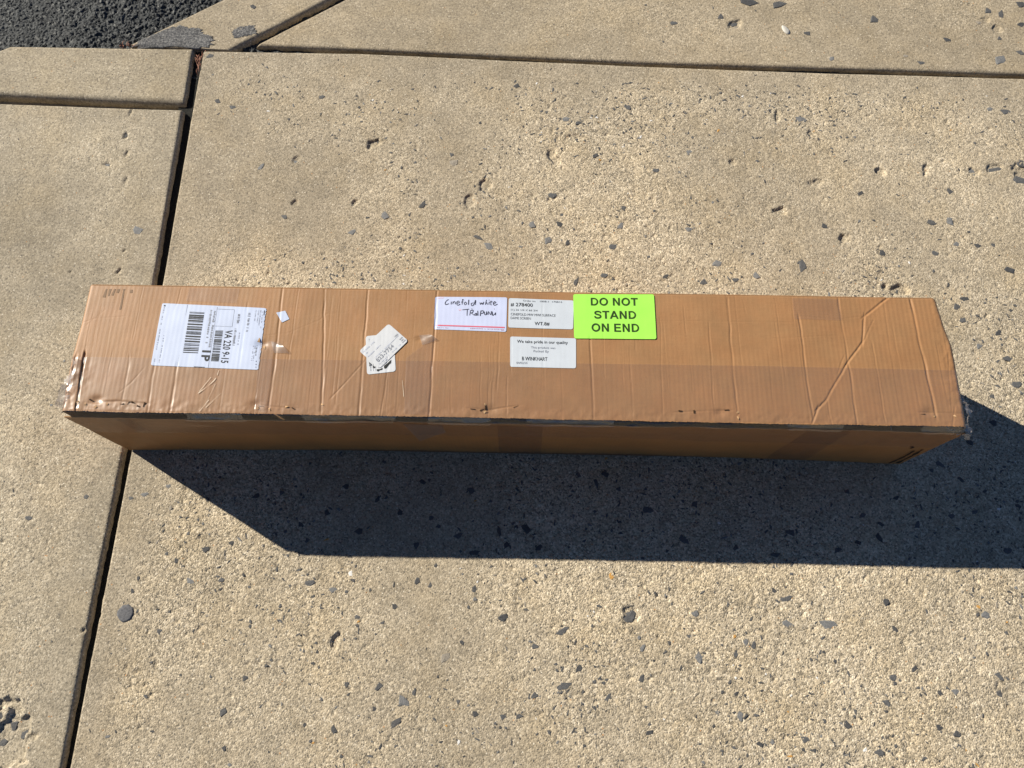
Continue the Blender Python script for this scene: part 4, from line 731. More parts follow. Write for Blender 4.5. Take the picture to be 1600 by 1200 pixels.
def lid_z(x, y, flutes=1.0):
    """height of the lid: slight sag, corrugation showing through, crushed flutes and creases"""
    x = np.asarray(x, float); y = np.asarray(y, float)
    z = BH + .0018 * fbm(x, y, .22, 81, 2) + .0006 * fbm(x, y, .05, 82, 2) + .00015 * fbm(x * 1.6, y, .02, 90, 2)
    z = z + flutes * .00004 * np.sin(x * 2 * math.pi / .0070 + 1.2 * fbm(x, y, .1, 83, 2)) + flutes * .00006 * fbm(x * 4, y * .25, .03, 84, 2)
    dep = np.zeros_like(z); rim = np.zeros_like(z)
    xw = x + .0016 * fbm(x, y, .028, 85, 3)
    for w, a, p, q, s0, s1 in SEG:
        lo = min(p[0], q[0]) - .012; hi = max(p[0], q[0]) + .012
        l2 = min(p[1], q[1]) - .012; h2 = max(p[1], q[1]) + .012
        m = (x > lo) & (x < hi) & (y > l2) & (y < h2)
        if not m.any(): continue
        dx, dy = q[0] - p[0], q[1] - p[1]; L = math.hypot(dx, dy) + 1e-9
        t = ((xw[m] - p[0]) * dx + (y[m] - p[1]) * dy) / L
        d = ((xw[m] - p[0]) * dy - (y[m] - p[1]) * dx) / L
        over = np.maximum(0, np.maximum(-t, t - L))
        k = np.exp(-(over / .006) ** 2) * (.75 + .7 * fbm(x[m], y[m], .03, 86, 2))
        w = w * .56
        dep[m] = np.maximum(dep[m], a ** 1.5 * .00098 * k * np.exp(-(d / w) ** 2))
        rim[m] = np.maximum(rim[m], a * .00012 * k * np.exp(-((np.abs(d) - 2.3 * w) / (1.2 * w)) ** 2))
    z = z - dep + rim * (1 - np.clip(dep / .0003, 0, 1))
    # punched dent with a raised torn lip, and the wrinkled left end
    for cx, cy, r, dep in DENTS:
        q = np.hypot((x - cx) / 1.5, y - cy) / r
        z -= dep * np.exp(-q * q)
    z += .0009 * fbm(x, y, .012, 87, 3) * sstep(-.60, -.645, x) * sstep(.12, .06, y)
    z += .0008 * fbm(x, y, .010, 88, 3) * sstep(.618, .645, x)
    z += .0007 * fbm(x, y, .010, 89, 3) * sstep(.024, .006, y)
    # rounded folds at the back and at both ends
    D = (y * 0 + BW - y, x - np.interp(y, LY, LX), np.interp(y, RY, RX) - x)
    for d, r in zip(D, (.005, .006, .009)):
        k = np.clip(r - np.clip(d, 0, None), 0, None); z = z - (r - np.sqrt(np.clip(r * r - k * k, 0, None)))
    return z
LA = np.array(LEFT); LA = LA[np.argsort(LA[:, 1])]; LX, LY = LA[:, 0], LA[:, 1]
RA = np.array(RIGHT); RA = RA[np.argsort(RA[:, 1])]; RX, RY = RA[:, 0], RA[:, 1]
DENTS = [(-.372, .107, .006, .0022), (-.138, .120, .004, .0012), (-.60, .017, .005, .0018), (-.03, .012, .006, .0016), (.30, .014, .005, .0014), (-.37, .014, .005, .0014), (.60, .02, .006, .0016)]

NX, NY = 1280, 170
u = np.linspace(0, 1, NX); v = np.linspace(0, 1, NY)
u = np.concatenate([[0, .0006, .0014], u[2:-2], [.9986, .9994, 1]]); v = np.concatenate([[0, .003], v[1:-2], [.985, .991, .996, 1]])
U, V = np.meshgrid(u, v, indexing='ij')
Y = -.0008 + (BW + .0008) * V
Xl = np.interp(Y, LY, LX); Xr = np.interp(Y, RY, RX)
X = Xl + (Xr - Xl) * U
# softly rounded back corners
for sgn in (0, 1):
    cd = np.where(sgn == 0, X - Xl, Xr - X); bd = BW - Y
    r = .006; k = np.clip(r - cd, 0, None); sh = r - np.sqrt(np.clip(r * r - k * k, 0, None))
    Y = Y - sh * sstep(.03, 0, bd)
Y[:, 0] += .0030 * fbm(X[:, 0], X[:, 0] * 0, .16, 92, 2) + .0012 * fbm(X[:, 0], X[:, 0] * 0, .03, 91, 3) + .0006 * rng.standard_normal(len(u)) * .5
Z = lid_z(X, Y)
top_me = grid_mesh('lid', np.stack([X, Y, Z], -1), skirt=None)
lid = bx('lid', top_me, M_kraft)
# raw cut edge of the board along the front: liner, flutes, liner
n = NX
xe = X[:, 0]; ye = Y[:, 0]; ze = Z[:, 0]
rows = []
for k, (dy, dz) in enumerate(((0, 0), (-.0002, -.0005), (.0006, -.0010), (.0012, -.0022), (.0008, -.0028), (.0014, -.0032), (.02, -.0032))):
    rows.append(np.stack([xe, ye + dy + .0004 * np.sin(xe * 2 * math.pi / .0076) * (2 <= k <= 3), ze + dz], -1))
bx('cut_edge', grid_mesh('cut_edge', np.stack(rows, 1), flip=True), M_inside, lid)

# front panel: stands a few millimetres proud of the lid edge, leaving the dark open seam
def front_y(x, z):
    t = z / .2
    return -.0028 - .0026 * np.clip(t, 0, 1.05) ** 2.5 - .0016 * (x / HX) ** 2 + .0075 * (1 - (x / HX) ** 2) * (1 - t) ** 2 + .0022 * fbm(x, z, .12, 95, 3) + .0007 * fbm(x * .3, z, .012, 96, 2) * sstep(.4, 1, t) + .0009 * fbm(x, z * .2, .018, 94, 2)
xs = np.linspace(-.651, .654, 420); zs = np.linspace(.0, 1, 60)
FX, FT = np.meshgrid(xs, zs, indexing='ij')
ztop = .2015 - .0026 * np.cos(FX * 5 + 2.6) + .0022 * fbm(FX, FX * 0, .09, 97, 3)
FZ = .0015 + (ztop - .0015) * FT
FXX = FX + .0
FY = front_y(FX, FZ)
fm = np.stack([FXX, FY, FZ], -1)
front = bx('front_panel', grid_mesh('front_panel', fm), M_kraft_shaded)
inner = fm[:, ::-1].copy(); inner[..., 1] += .0018
bx('inner_liner', grid_mesh('inner_liner', np.concatenate([fm[:, -1:], inner], 1)), M_inside, front)

# back, ends, bottom
def wall(name, pts_top, z0=.0015):
    P = np.array(pts_top); t = np.linspace(0, 1, 14)[None, :, None]
    lo = P.copy(); lo[:, 2] = z0
    G = P[:, None, :] * (1 - t) + lo[:, None, :] * t
    return G
bk = np.stack([X[::6, -1], Y[::6, -1], Z[::6, -1]], -1)
G = wall('back_panel', bk); G[..., 1] += .003 * np.sin(np.linspace(0, 3.14, 14))[None, :] + .0015 * fbm(G[..., 0], G[..., 2], .2, 98, 2) * np.sin(np.linspace(0, 3.14, 14))[None, :]
bx('back_panel', grid_mesh('back_panel', G), M_kraft_shaded)
G = wall('end_panel', np.stack([X[0], Y[0], Z[0]], -1)); G[..., 0] += -.000 + .004 * np.linspace(0, 1, 14)[None, :]
bx('end_panel', grid_mesh('end_panel', G, flip=True), M_kraft_shaded)
ep = np.stack([X[-1], Y[-1], Z[-1]], -1)
G = wall('end_panel', ep); G[..., 0] += .0035 * np.sin(np.linspace(0, 3.14, 14))[None, :] - .003 * np.linspace(0, 1, 14)[None, :]
bx('end_panel', grid_mesh('end_panel', G), M_kraft_shaded)
bx('bottom_panel', poly_mesh('bottom_panel', [(-.648, .002, .002), (.648, .002, .002), (.648, BW - .001, .002), (-.648, BW - .001, .002)], [(0, 1, 2, 3)]), M_inside)

# ------------------------------------------------------------------ things stuck on the lid
def quad_map(q):
    q = np.array(q)
    def f(u, v):
        u = np.asarray(u)[..., None]; v = np.asarray(v)[..., None]
        return (q[0] * (1 - u) + q[1] * u) * (1 - v) + (q[3] * (1 - u) + q[2] * u) * v
    return f
def size(q):
    q = np.array(q); return np.linalg.norm(q[1] - q[0]), np.linalg.norm(q[3] - q[0])

def sheet(name, q, off, mat, parent=None, rad=.003, label=None, curl=0.0, jag=0.0):
    """a paper label draped over the lid, rounded corners, with a thin skirt to the board"""
    w, h = size(q); nx, ny = max(8, int(w / .0017)), max(6, int(h / .0022))
    a = np.concatenate([[0, .25 * rad, .6 * rad], np.linspace(rad, w - rad, nx), [w - .6 * rad, w - .25 * rad, w]])
    b = np.concatenate([[0, .25 * rad, .6 * rad], np.linspace(rad, h - rad, ny), [h - .6 * rad, h - .25 * rad, h]])
    A_, B_ = np.meshgrid(a, b, indexing='ij')
    cx = np.clip(A_, rad, w - rad); cy = np.clip(B_, rad, h - rad)
    dx, dy = A_ - cx, B_ - cy; L = np.hypot(dx, dy); mx = np.maximum(np.abs(dx), np.abs(dy))
    s = np.where(L > 0, mx / np.maximum(L, 1e-9), 1); A_ = cx + dx * s; B_ = cy + dy * s
    P = quad_map(q)(A_ / w, B_ / h)
    if jag:
        P[-1, :, :] += (jag * rng.standard_normal(P.shape[1]) * .5)[:, None]
    z = lid_z(P[..., 0], P[..., 1], .75) + off
    if curl: z = z + curl * (sstep(.9, 1, A_ / w) * sstep(.0, .2, B_ / h))
    G = np.concatenate([P, z[..., None]], -1)
    me = grid_mesh(name, G, flip=True, skirt=None)
    return bx(name, me, mat, parent, label=label)

def draped(name, polys, off, mat, parent, kind=None):
    """flat print: list of convex xy polygons laid on the lid"""
    V = []; F = []
    for p in polys:
        p = np.array(p); b = len(V)
        z = lid_z(p[:, 0], p[:, 1], .75) + off + 4e-6 * (len(F) % 25)
        V += [(x, y, zz) for (x, y), zz in zip(p, z)]; F.append(tuple(range(b, b + len(p))))
    me = poly_mesh(name, V, F)
    me.update()
    # make every face look up
    bm = bmesh.new(); bm.from_mesh(me)
    bmesh.ops.recalc_face_normals(bm, faces=bm.faces)
    for f in bm.faces:
        if f.normal.z < 0: f.normal_flip()
    bm.to_mesh(me); bm.free()
    return bx(name, me, mat, parent, kind=kind)

def ribbon(pts, wid, jitter=.15):
    """thin stroke polygons along a polyline"""
    p = np.array(pts, float)
    if len(p) > 2:   # smooth the corners
        t = np.linspace(0, len(p) - 1, (len(p) - 1) * 5 + 1); q = []
        for s in t:
            i = min(int(s), len(p) - 2); f = s - i
            p0, p1, p2, p3 = p[max(i - 1, 0)], p[i], p[i + 1], p[min(i + 2, len(p) - 1)]
            q.append(.5 * (2 * p1 + (p2 - p0) * f + (2 * p0 - 5 * p1 + 4 * p2 - p3) * f ** 2 + (3 * p1 - p0 - 3 * p2 + p3) * f ** 3))
        p = np.array(q)
    d = np.gradient(p, axis=0); d /= np.linalg.norm(d, axis=1)[:, None] + 1e-12
    nn = np.stack([-d[:, 1], d[:, 0]], -1) * (wid / 2) * (1 + jitter * rng.standard_normal(len(p)))[:, None]
    L, R = p + nn, p - nn
    return [np.array([L[i], L[i + 1], R[i + 1], R[i]]) for i in range(len(p) - 1)]

_tc = {}
def text_tris(s, bold):
    key = (s, bold)
    if key not in _tc:
        cu = bpy.data.curves.new('txt', 'FONT'); cu.body = s; cu.size = 1; cu.offset = bold; cu.resolution_u = 3; cu.space_character = 1.0 + bold
        o = bpy.data.objects.new('txt', cu); C.objects.link(o)
        dg = bpy.context.evaluated_depsgraph_get(); me = bpy.data.meshes.new_from_object(o.evaluated_get(dg))
        me.calc_loop_triangles()
        co = np.array([v.co[:2] for v in me.vertices]); tr = [tuple(t.vertices) for t in me.loop_triangles]
        bpy.data.objects.remove(o); bpy.data.curves.remove(cu); bpy.data.meshes.remove(me)
        lo, hi = co.min(0), co.max(0)
        _tc[key] = ((co - lo) / (hi - lo), tr)
    return _tc[key]

def text_polys(q, s, u0, v0, u1, v1, bold=.0, cw=False):
    co, tr = text_tris(s, bold); f = quad_map(q)
    if cw: U_, V_ = u0 + (u1 - u0) * co[:, 1], v0 + (v1 - v0) * co[:, 0]
    else: U_, V_ = u0 + (u1 - u0) * co[:, 0], v1 + (v0 - v1) * co[:, 1]
    P = f(U_, V_)
    return [P[list(t)] for t in tr]

def rect(q, u0, v0, u1, v1):
    f = quad_map(q); return f(np.array([u0, u1, u1, u0]), np.array([v0, v0, v1, v1]))

def scribble(q, u0, v0, u1, v1, along, seed, fill=.7):
    """a row of print too small to read: short dashes of uneven length"""
    r = random.Random(seed); out = []; p = 0.0
    while p < 1:
        L = r.uniform(.015, .05)
        if r.random() < fill:
            a, b = p, min(1, p + L)
            k0, k1 = r.uniform(0, .25), r.uniform(.75, 1)
            if along == 'u': out.append(rect(q, u0 + (u1 - u0) * a, v0 + (v1 - v0) * k0, u0 + (u1 - u0) * b, v0 + (v1 - v0) * k1))
            else: out.append(rect(q, u0 + (u1 - u0) * k0, v0 + (v1 - v0) * a, u0 + (u1 - u0) * k1, v0 + (v1 - v0) * b))
        p += L + r.uniform(.008, .02)
    return out

PO = .00022
# --- big address label, print running down the page
q = LAB['ship']
ship = sheet('shipping_label', q, .0005, M_ship, rad=.0025, label='large bluish white address label with two barcodes', jag=.0009)
def bars(q, u0, u1, v0, v1, seed, wide=1.0):
    r = random.Random(seed); out = []; v = v0
    while v < v1:
        t = r.choice((.006, .006, .010, .016, .024)) * wide
        out.append(rect(q, u0, v, u1, min(v1, v + t))); v += t + r.choice((.006, .008, .012, .02)) * wide
    return out
draped('barcode', bars(q, .277, .418, .12, .78, 3), .0005 + PO, M_ink, ship)
draped('barcode', bars(q, .55, .622, .40, .90, 8, .8), .0005 + PO, M_ink, ship)
draped('lettering', text_polys(q, 'VA 220 9-15', .642, .39, .712, .915, .012, True), .0005 + PO, M_ink, ship)
draped('lettering', text_polys(q, '1P', .455, .73, .535, .90, .03, True), .0005 + PO, M_ink, ship)
g = []
g += scribble(q, .47, .05, .49, .66, 'v', 1, .8) + scribble(q, .505, .05, .525, .68, 'v', 2, .85)
g += scribble(q, .735, .12, .765, .28, 'v', 3, .9) + scribble(q, .725, .36, .75, .64, 'v', 4, .7) + scribble(q, .835, .05, .86, .40, 'v', 5, .65)
g += scribble(q, .95, .60, .965, .78, 'v', 6, .7)
draped('small_print', g, .0005 + PO, M_grey, ship, 'stuff')
g = scribble(q, .018, .06, .030, .94, 'v', 11, .8) + scribble(q, .065, .5, .075, .95, 'v', 12, .4)
for k, uu in enumerate((.90, .925, .945, .965)): g += scribble(q, uu, .04, uu + .012, .22 + .04 * k, 'v', 20 + k, .7)
for k, uu in enumerate((.92, .935)): g += scribble(q, uu, .62, uu + .010, .88, 'v', 30 + k, .5)
g += scribble(q, .77, .40, .785, .62, 'v', 40, .5)
draped('faint_print', g, .0005 + PO, M_faint, ship, 'stuff')
g = [rect(q, .243, .01, .2455, .99), rect(q, .532, .02, .5345, .995), rect(q, .535, .33, .70, .334), rect(q, .70, .05, .7025, .33), rect(q, .535, .05, .70, .054)]
for p in g: draped('ruled_line', [p], .0005 + PO, M_grey, ship)
for p in [rect(q, .985, .04, .992, .12), rect(q, .40, .99, .50, .997), rect(q, .968, .86, .975, .875), rect(q, .97, .91, .977, .925), rect(q, .972, .955, .979, .965), rect(q, .02, .03, .035, .05)]: draped('edge_mark', [p], .0005 + PO, M_ink, ship)

sheet('paper_scrap', LAB['scrap'], .0006, M_ship, rad=.0008, label='small tilted blank scrap of white paper beside the address label')

# --- two overlapped stickers
qa = LAB['stickA']
sa_ = sheet('sticker', qa, .0005, M_stick, rad=.004, label='lower square white sticker with a dark jagged mark')
for p in LOGO: draped('dark_mark', [p], .0005 + PO, M_ink, sa_)
draped('small_print', scribble(qa, .1, .08, .14, .35, 'v', 51, .8) + scribble(qa, .2, .10, .35, .14, 'u', 52, .9) + scribble(qa, .12, .72, .15, .92, 'v', 53, .8) + scribble(qa, .22, .74, .24, .93, 'v', 54, .8) + scribble(qa, .3, .80, .32, .94, 'v', 55, .8), .0005 + PO, M_grey, sa_, 'stuff')
qb = LAB['stickB']
sb_ = sheet('sticker', qb, .0011, M_stick, rad=.004, label='upper white sticker turned slantwise over the other one')
draped('lettering', text_polys(qb, '823-7754', .10, .655, .66, .80, .012), .0011 + PO, M_grey, sb_)
g = scribble(qb, .04, .10, .42, .16, 'u', 61, .75) + scribble(qb, .06, .22, .12, .28, 'u', 62, .8) + scribble(qb, .03, .36, .46, .41, 'u', 63, .75)
g += scribble(qb, .12, .57, .40, .62, 'u', 64, .7) + scribble(qb, .45, .57, .66, .635, 'u', 65, .9) + scribble(qb, .08, .85, .42, .90, 'u', 66, .6) + scribble(qb, .08, .92, .40, .96, 'u', 67, .5) + scribble(qb, .5, .86, .80, .92, 'u', 68, .6)
g += [rect(qb, .66, .60, .93, .612)]
draped('small_print', g, .0011 + PO, M_faint, sb_, 'stuff')
draped('stamp_mark', scribble(qb, .84, .50, .95, .58, 'u', 69, .8) + scribble(qb, .87, .72, .97, .78, 'u', 70, .9) + scribble(qb, .88, .80, .96, .86, 'u', 71, .9) + scribble(qb, .86, .88, .97, .93, 'u', 72, .9), .0011 + PO, M_grey, sb_, 'stuff')

# --- handwritten card
q = LAB['hand']
hand = sheet('handwritten_label', q, .0005, M_hand, rad=.0025, label='white card with two handwritten lines and a red rule')
for k0, k1 in ((0, 18), (18, len(HAND))):
    hp = []
    for s in HAND[k0:k1]: hp += ribbon(s, .0011)
    draped('handwritten_lettering', hp, .0005 + PO, M_pen, hand)
draped('red_rule', [rect(q, .025 + i * .0475, .86, .025 + (i + 1) * .0475, .895) for i in range(20)], .0005 + PO, M_red, hand)
M_pink = NT('print_pink').fin((.72, .45, .50), .6, .3)
for s in HANDRED: draped('red_mark', ribbon(s, .0008), .0005 + PO, M_pink, hand)
draped('small_print', scribble(q, .04, .935, .20, .955, 'u', 81, .8) + scribble(q, .50, .925, .97, .95, 'u', 82, .75) + scribble(q, .93, .94, .97, .97, 'u', 83, .9), .0005 + PO, NT('print_rose').fin((.45, .28, .36), .6, .3), hand, 'stuff')

# --- order label
q = LAB['order']
lab = sheet('order_label', q, .0005, M_white, rad=.003, label='white printed order label next to the green label')
draped('lettering', text_polys(q, '# 278400', .03, .155, .37, .285, .006), .0005 + PO, M_ink, lab)
draped('lettering', text_polys(q, 'WT.8#', .405, .78, .635, .905, .008), .0005 + PO, M_ink, lab)
M_soft = NT('print_soft').fin((.13, .14, .15), .6, .3)
for tx, *r_ in (('(1) 36 1/4 X 66 3/4', .035, .365, .445, .445), ('CINEFOLD MW MWI SURFACE', .035, .505, .725, .590), ('DAME SCREEN', .035, .635, .345, .715), ('Order no', .22, .045, .41, .10), ('1808-1  170816', .48, .045, .82, .10)):
    draped('lettering', text_polys(q, tx, *r_), .0005 + PO, M_soft, lab)

# --- packing slip
q = LAB['pride']
lab = sheet('packing_label', q, .0005, M_white, rad=.003, label='white packing label below the order label')
draped('lettering', text_polys(q, 'We take pride in our quality', .105, .105, .875, .235, .004), .0005 + PO, M_ink, lab)
draped('lettering', text_polys(q, 'B WINKHART', .18, .66, .565, .78, .006), .0005 + PO, M_ink, lab)
for tx, *r_ in (('This product was', .315, .31, .685, .40), ('Packed By', .355, .43, .585, .525), ('04/02/14', .095, .83, .26, .90)):
    draped('lettering', text_polys(q, tx, *r_), .0005 + PO, M_grey, lab)

# --- green warning label
q = LAB['green']
lab = sheet('warning_label', q, .0012, M_green, rad=.003, label='fluorescent yellow green label reading DO NOT STAND ON END')
def bar(x0, y0, x1, y1): return np.array([(x0, y0), (x1, y0), (x1, y1), (x0, y1)])
def arc(cx, cy, rx, ry, a0, a1, n=18):
    a = np.radians(np.linspace(a0, a1, n)); return [(cx + rx * math.cos(t), cy + ry * math.sin(t)) for t in a]
def band(pts, w):
    p = np.array(pts, float); d = np.gradient(p, axis=0); d /= np.linalg.norm(d, axis=1)[:, None] + 1e-12
    nn = np.stack([-d[:, 1], d[:, 0]], -1) * w / 2; L, R = p + nn, p - nn
    return [np.array([L[i], L[i + 1], R[i + 1], R[i]]) for i in range(len(p) - 1)]
def smooth(pts, m=6):
    p = np.array(pts, float); out = []
    for s_ in np.linspace(0, len(p) - 1, (len(p) - 1) * m + 1):
        i = min(int(s_), len(p) - 2); f = s_ - i; p0, p1, p2, p3 = p[max(i - 1, 0)], p[i], p[i + 1], p[min(i + 2, len(p) - 1)]
        out.append(.5 * (2 * p1 + (p2 - p0) * f + (2 * p0 - 5 * p1 + 4 * p2 - p3) * f ** 2 + (3 * p1 - p0 - 3 * p2 + p3) * f ** 3))
    return out
GLYPH = {   # heavy grotesque capitals: advance width, strokes
 'D': (.722, [bar(.07, 0, .215, .716)] + band([(.215, .655), (.33, .655)] + arc(.33, .358, .285, .297, 86, -86) + [(.33, .061), (.215, .061)], .125)),
 'O': (.778, band(arc(.389, .358, .285, .305, 0, 360, 34), .14)),
 'N': (.722, [bar(.07, 0, .212, .716), bar(.51, 0, .652, .716), np.array([(.07, .716), (.225, .716), (.652, 0), (.497, 0)])]),
 'T': (.611, [bar(.02, .594, .59, .716), bar(.232, 0, .378, .60)]),
 'S': (.667, band(smooth([(.585, .50), (.52, .615), (.34, .657), (.17, .62), (.118, .525), (.17, .435), (.345, .375), (.515, .305), (.562, .20), (.50, .10), (.335, .058), (.155, .095), (.085, .225)]), .135)),
 'A': (.722, [np.array([(.0, 0), (.155, 0), (.435, .716), (.285, .716)]), np.array([(.565, 0), (.722, 0), (.435, .716), (.287, .716)]), bar(.19, .165, .53, .28)]),
 'E': (.667, [bar(.07, 0, .215, .716), bar(.07, .595, .612, .716), bar(.07, .305, .58, .422), bar(.07, 0, .63, .121)])}
def heavy(q, word, u0, v0, u1, v1):
    x = 0; P = []
    for ch in word:
        if ch == ' ': x += .278; continue
        w_, st = GLYPH[ch]; P += [p + np.array([x, 0]) for p in st]; x += w_ + .02
    f = quad_map(q); lo, hi = min(p[:, 0].min() for p in P), max(p[:, 0].max() for p in P)
    return [f(u0 + (u1 - u0) * (p[:, 0] - lo) / (hi - lo), v1 + (v0 - v1) * p[:, 1] / .716) for p in P]
for wd, *r_ in (('DO NOT', .215, .085, .795, .258), ('STAND', .250, .380, .765, .555), ('ON END', .215, .665, .795, .845)):
    draped('lettering', heavy(q, wd, *r_), .0012 + PO, M_inkg, lab)

# ------------------------------------------------------------------ packing tape
xs = np.linspace(-.648, .650, 640)
prof = [('t', y) for y in np.linspace(.0835, .0, 36)] + [('g', k) for k in np.linspace(.15, .85, 5)] + [('f', k) for k in np.linspace(0, 1, 22)]
xt = xs; rows = []
zf_top = .2010 - .0026 * np.cos(xt * 5 + 2.6) + .0022 * fbm(xt, xt * 0, .09, 97, 3)
zf_low = .127 + .008 * np.sin(xt * 3.1) - .018 * sstep(.1, .45, xt) + .0012 * fbm(xt, xt * 0, .02, 101, 2)
y_up = .0835 + .0025 * np.sin(xt * 2.2 + 1)
zl0 = lid_z(xt, xt * 0 + .0004)
for k, v_ in prof:
    if k == 't':
        yy = v_ * (y_up / .0835); z = lid_z(xt, np.maximum(yy, .0004)) + .00035 + .0010 * np.clip(fbm(xt, yy, .010, 103, 2), 0, 1) * sstep(.012, .0, yy)
    elif k == 'g':
        fy = front_y(xt, zf_top) - .0005
        z = (zl0 + .0003) * (1 - v_) + zf_top * v_ + .0020 * fbm(xt, xt * 0 + v_ * .01, .02, 104, 3) * math.sin(v_ * 3.14)
        yy = -.0012 * (1 - v_) + fy * v_ + .0018 * fbm(xt, xt * 0 + v_ * .01, .014, 105, 3) * math.sin(v_ * 3.14)
    else:
        z = zf_top * (1 - v_) + zf_low * v_; yy = front_y(xt, z) - .0005 - .0022 * np.clip(fbm(xt * .22, z, .012, 106, 3), 0, 1)
    rows.append(np.stack([xt, yy + 0 * xt, z + 0 * xt], -1))
bx('packing_tape', grid_mesh('packing_tape', np.stack(rows, 1), flip=False), M_tape, label='wide clear tape sealing the open front seam')
# crumpled tape bridging the seam here and there, catching sky light
M_fold = mat_tape('tape_fold', (.90, .88, .86), .13, .25, .05)
for i, (x0, x1) in enumerate(((-.47, -.39), (-.30, -.17), (-.12, -.03), (.02, .15), (.40, .475), (.59, .645))):
    xf = np.linspace(x0, x1, int((x1 - x0) / .003)); rows = []
    zt = .2010 - .0026 * np.cos(xf * 5 + 2.6)
    for k in np.linspace(0, 1, 8):
        e = math.sin(k * 3.14)
        y = .0005 + (front_y(xf, zt) - .0014) * k + .0030 * fbm(xf * .5, xf * 0 + k * .02, .014, 111 + i, 3) * (e + .15)
        z = (BH - .0030) * (1 - k) + (zt - .004) * k + .0030 * fbm(xf * .5, xf * 0 + k * .02, .016, 121 + i, 3) * (e + .15)
        xe_ = xf + .012 * fbm(xf * 0 + k * .03, xf * 0 + x0, .02, 131 + i, 2) * (1 - 2 * (xf - x0) / (x1 - x0))
        rows.append(np.stack([xe_, y, z], -1))
    bx('tape_fold', grid_mesh('tape_fold', np.stack(rows, 1)), M_fold)
for i, q in enumerate(PATCH):
    sheet('tape_piece', q, .0007, M_tape2, rad=.0012)
def front_sheet(name, corners, mat, off=.0009, n=14):
    q = np.array(corners); a = np.linspace(0, 1, n); A_, B_ = np.meshgrid(a, a, indexing='ij')
    P = quad_map(q)(A_, B_); y = front_y(P[..., 0], P[..., 1]) - off - .0005 * np.clip(fbm(P[..., 0], P[..., 1], .02, 107, 2), 0, 1)
    return bx(name, grid_mesh(name, np.stack([P[..., 0], y, P[..., 1]], -1), flip=True), mat)
M_tape3 = mat_tape('brown_tape_film', (.90, .87, .84), .05, .32, .03)
for x0, x1 in ((-.020, .046), (.428, .492)):
    front_sheet('tape_band', [(x0, .196), (x1, .196), (x1 + .003, .004), (x0 - .001, .004)], M_tape3)
front_sheet('tape_band', [(-.578, .196), (-.556, .196), (-.557, .128), (-.577, .128)], M_tape3)
front_sheet('tape_piece', [(-.157, .197), (-.100, .195), (-.099, .150), (-.146, .085)], mat_tape('torn_tape', (.85, .84, .83), .07, .35, .10), .0016)

# sun glints off wrinkled tape, painted as pale flat dashes
M_glint = NT('painted_glint').fin((.72, .62, .48), .25, .6)
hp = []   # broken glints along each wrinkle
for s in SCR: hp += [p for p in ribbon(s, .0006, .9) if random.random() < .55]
draped('painted_glint', hp, .0010, M_glint, None, 'stuff')
# grey scuffs along the flutes, cuts in the crushed front fold
for s in SMUDGE: draped('scuff_mark', ribbon(s, .0030, .3), .00025, M_smudge, lid)
for s in SLIT: draped('tear', ribbon(s, .0015, .5), .0006, M_dark, lid)

def flakes(name, spots, mat, size_, lift, seed):
    """torn scraps of liner bent up out of the board"""
    r = random.Random(seed); V = []; F = []
    for (x, y, z) in spots:
        V = []; F = []
        a = r.uniform(0, 6.28); n = 5; b = len(V)
        for i in range(n + 1):
            t = i / n; w = size_ * (1 - .8 * t) * r.uniform(.6, 1.2) * .5
            cx, cy = x + math.cos(a) * size_ * 1.4 * t, y + math.sin(a) * size_ * 1.4 * t
            zz = z + lift * math.sin(t * 2.2) + .0002
            V += [(cx - math.sin(a) * w, cy + math.cos(a) * w, zz), (cx + math.sin(a) * w, cy - math.cos(a) * w, zz + r.uniform(-.3, .3) * lift)]
        for i in range(n): F.append((b + 2 * i, b + 2 * i + 1, b + 2 * i + 3, b + 2 * i + 2))
        bx(name, poly_mesh(name, V, F, True), mat, lid)
sp = []
rr = random.Random(4)
for cx, w_ in ((-.575, .045), (-.30, .03), (-.365, .03), (-.02, .03), (.30, .04), (.62, .03), (-.63, .02)):
    for _ in range(2):
        x = cx + rr.uniform(-w_, w_); y = rr.uniform(.006, .018); sp.append((x, y, float(lid_z(np.array([x]), np.array([y]))[0])))
flakes('torn_liner', sp, M_edge, .0034, .0012, 5)
x, y = -.372, .107
flakes('torn_liner', [(x - .006, y + .002, float(lid_z(np.array([x - .006]), np.array([y]))[0])), (x + .002, y - .001, float(lid_z(np.array([x]), np.array([y]))[0]))], M_edge, .006, .0022, 8)

def crumple(name, pts, wid, seed, mat, amp=.006, n=26):
    """a twisted, crushed strip of tape"""
    p = np.array(pts, float); t = np.linspace(0, len(p) - 1, n)
    cen = np.stack([np.interp(t, range(len(p)), p[:, k]) for k in range(3)], -1)
    R = np.random.default_rng(seed); G = np.zeros((n, 6, 3))
    ang = np.cumsum(R.normal(0, .35, n))
    for i in range(n):
        d = np.array([math.cos(ang[i]), .4 * math.sin(ang[i]), math.sin(ang[i])])
        for j in range(6): G[i, j] = cen[i] + d * wid * (j / 5 - .5) + R.normal(0, amp * .22, 3)
    return bx(name, grid_mesh(name, G), mat)
crumple('torn_tape', [(.650, .045, .205), (.657, .036, .206), (.660, .026, .208), (.656, .014, .208), (.653, .002, .209), (.656, -.006, .204)], .012, 3, M_wad, .0028)
crumple('torn_tape', [(.628, .003, .200), (.640, -.006, .198), (.653, -.010, .196), (.661, -.012, .195)], .012, 5, M_wad, .0028)
crumple('torn_tape', [(-.650, .004, .214), (-.649, .025, .2145), (-.648, .05, .2145), (-.645, .08, .2145)], .016, 9, M_wad, .0022)

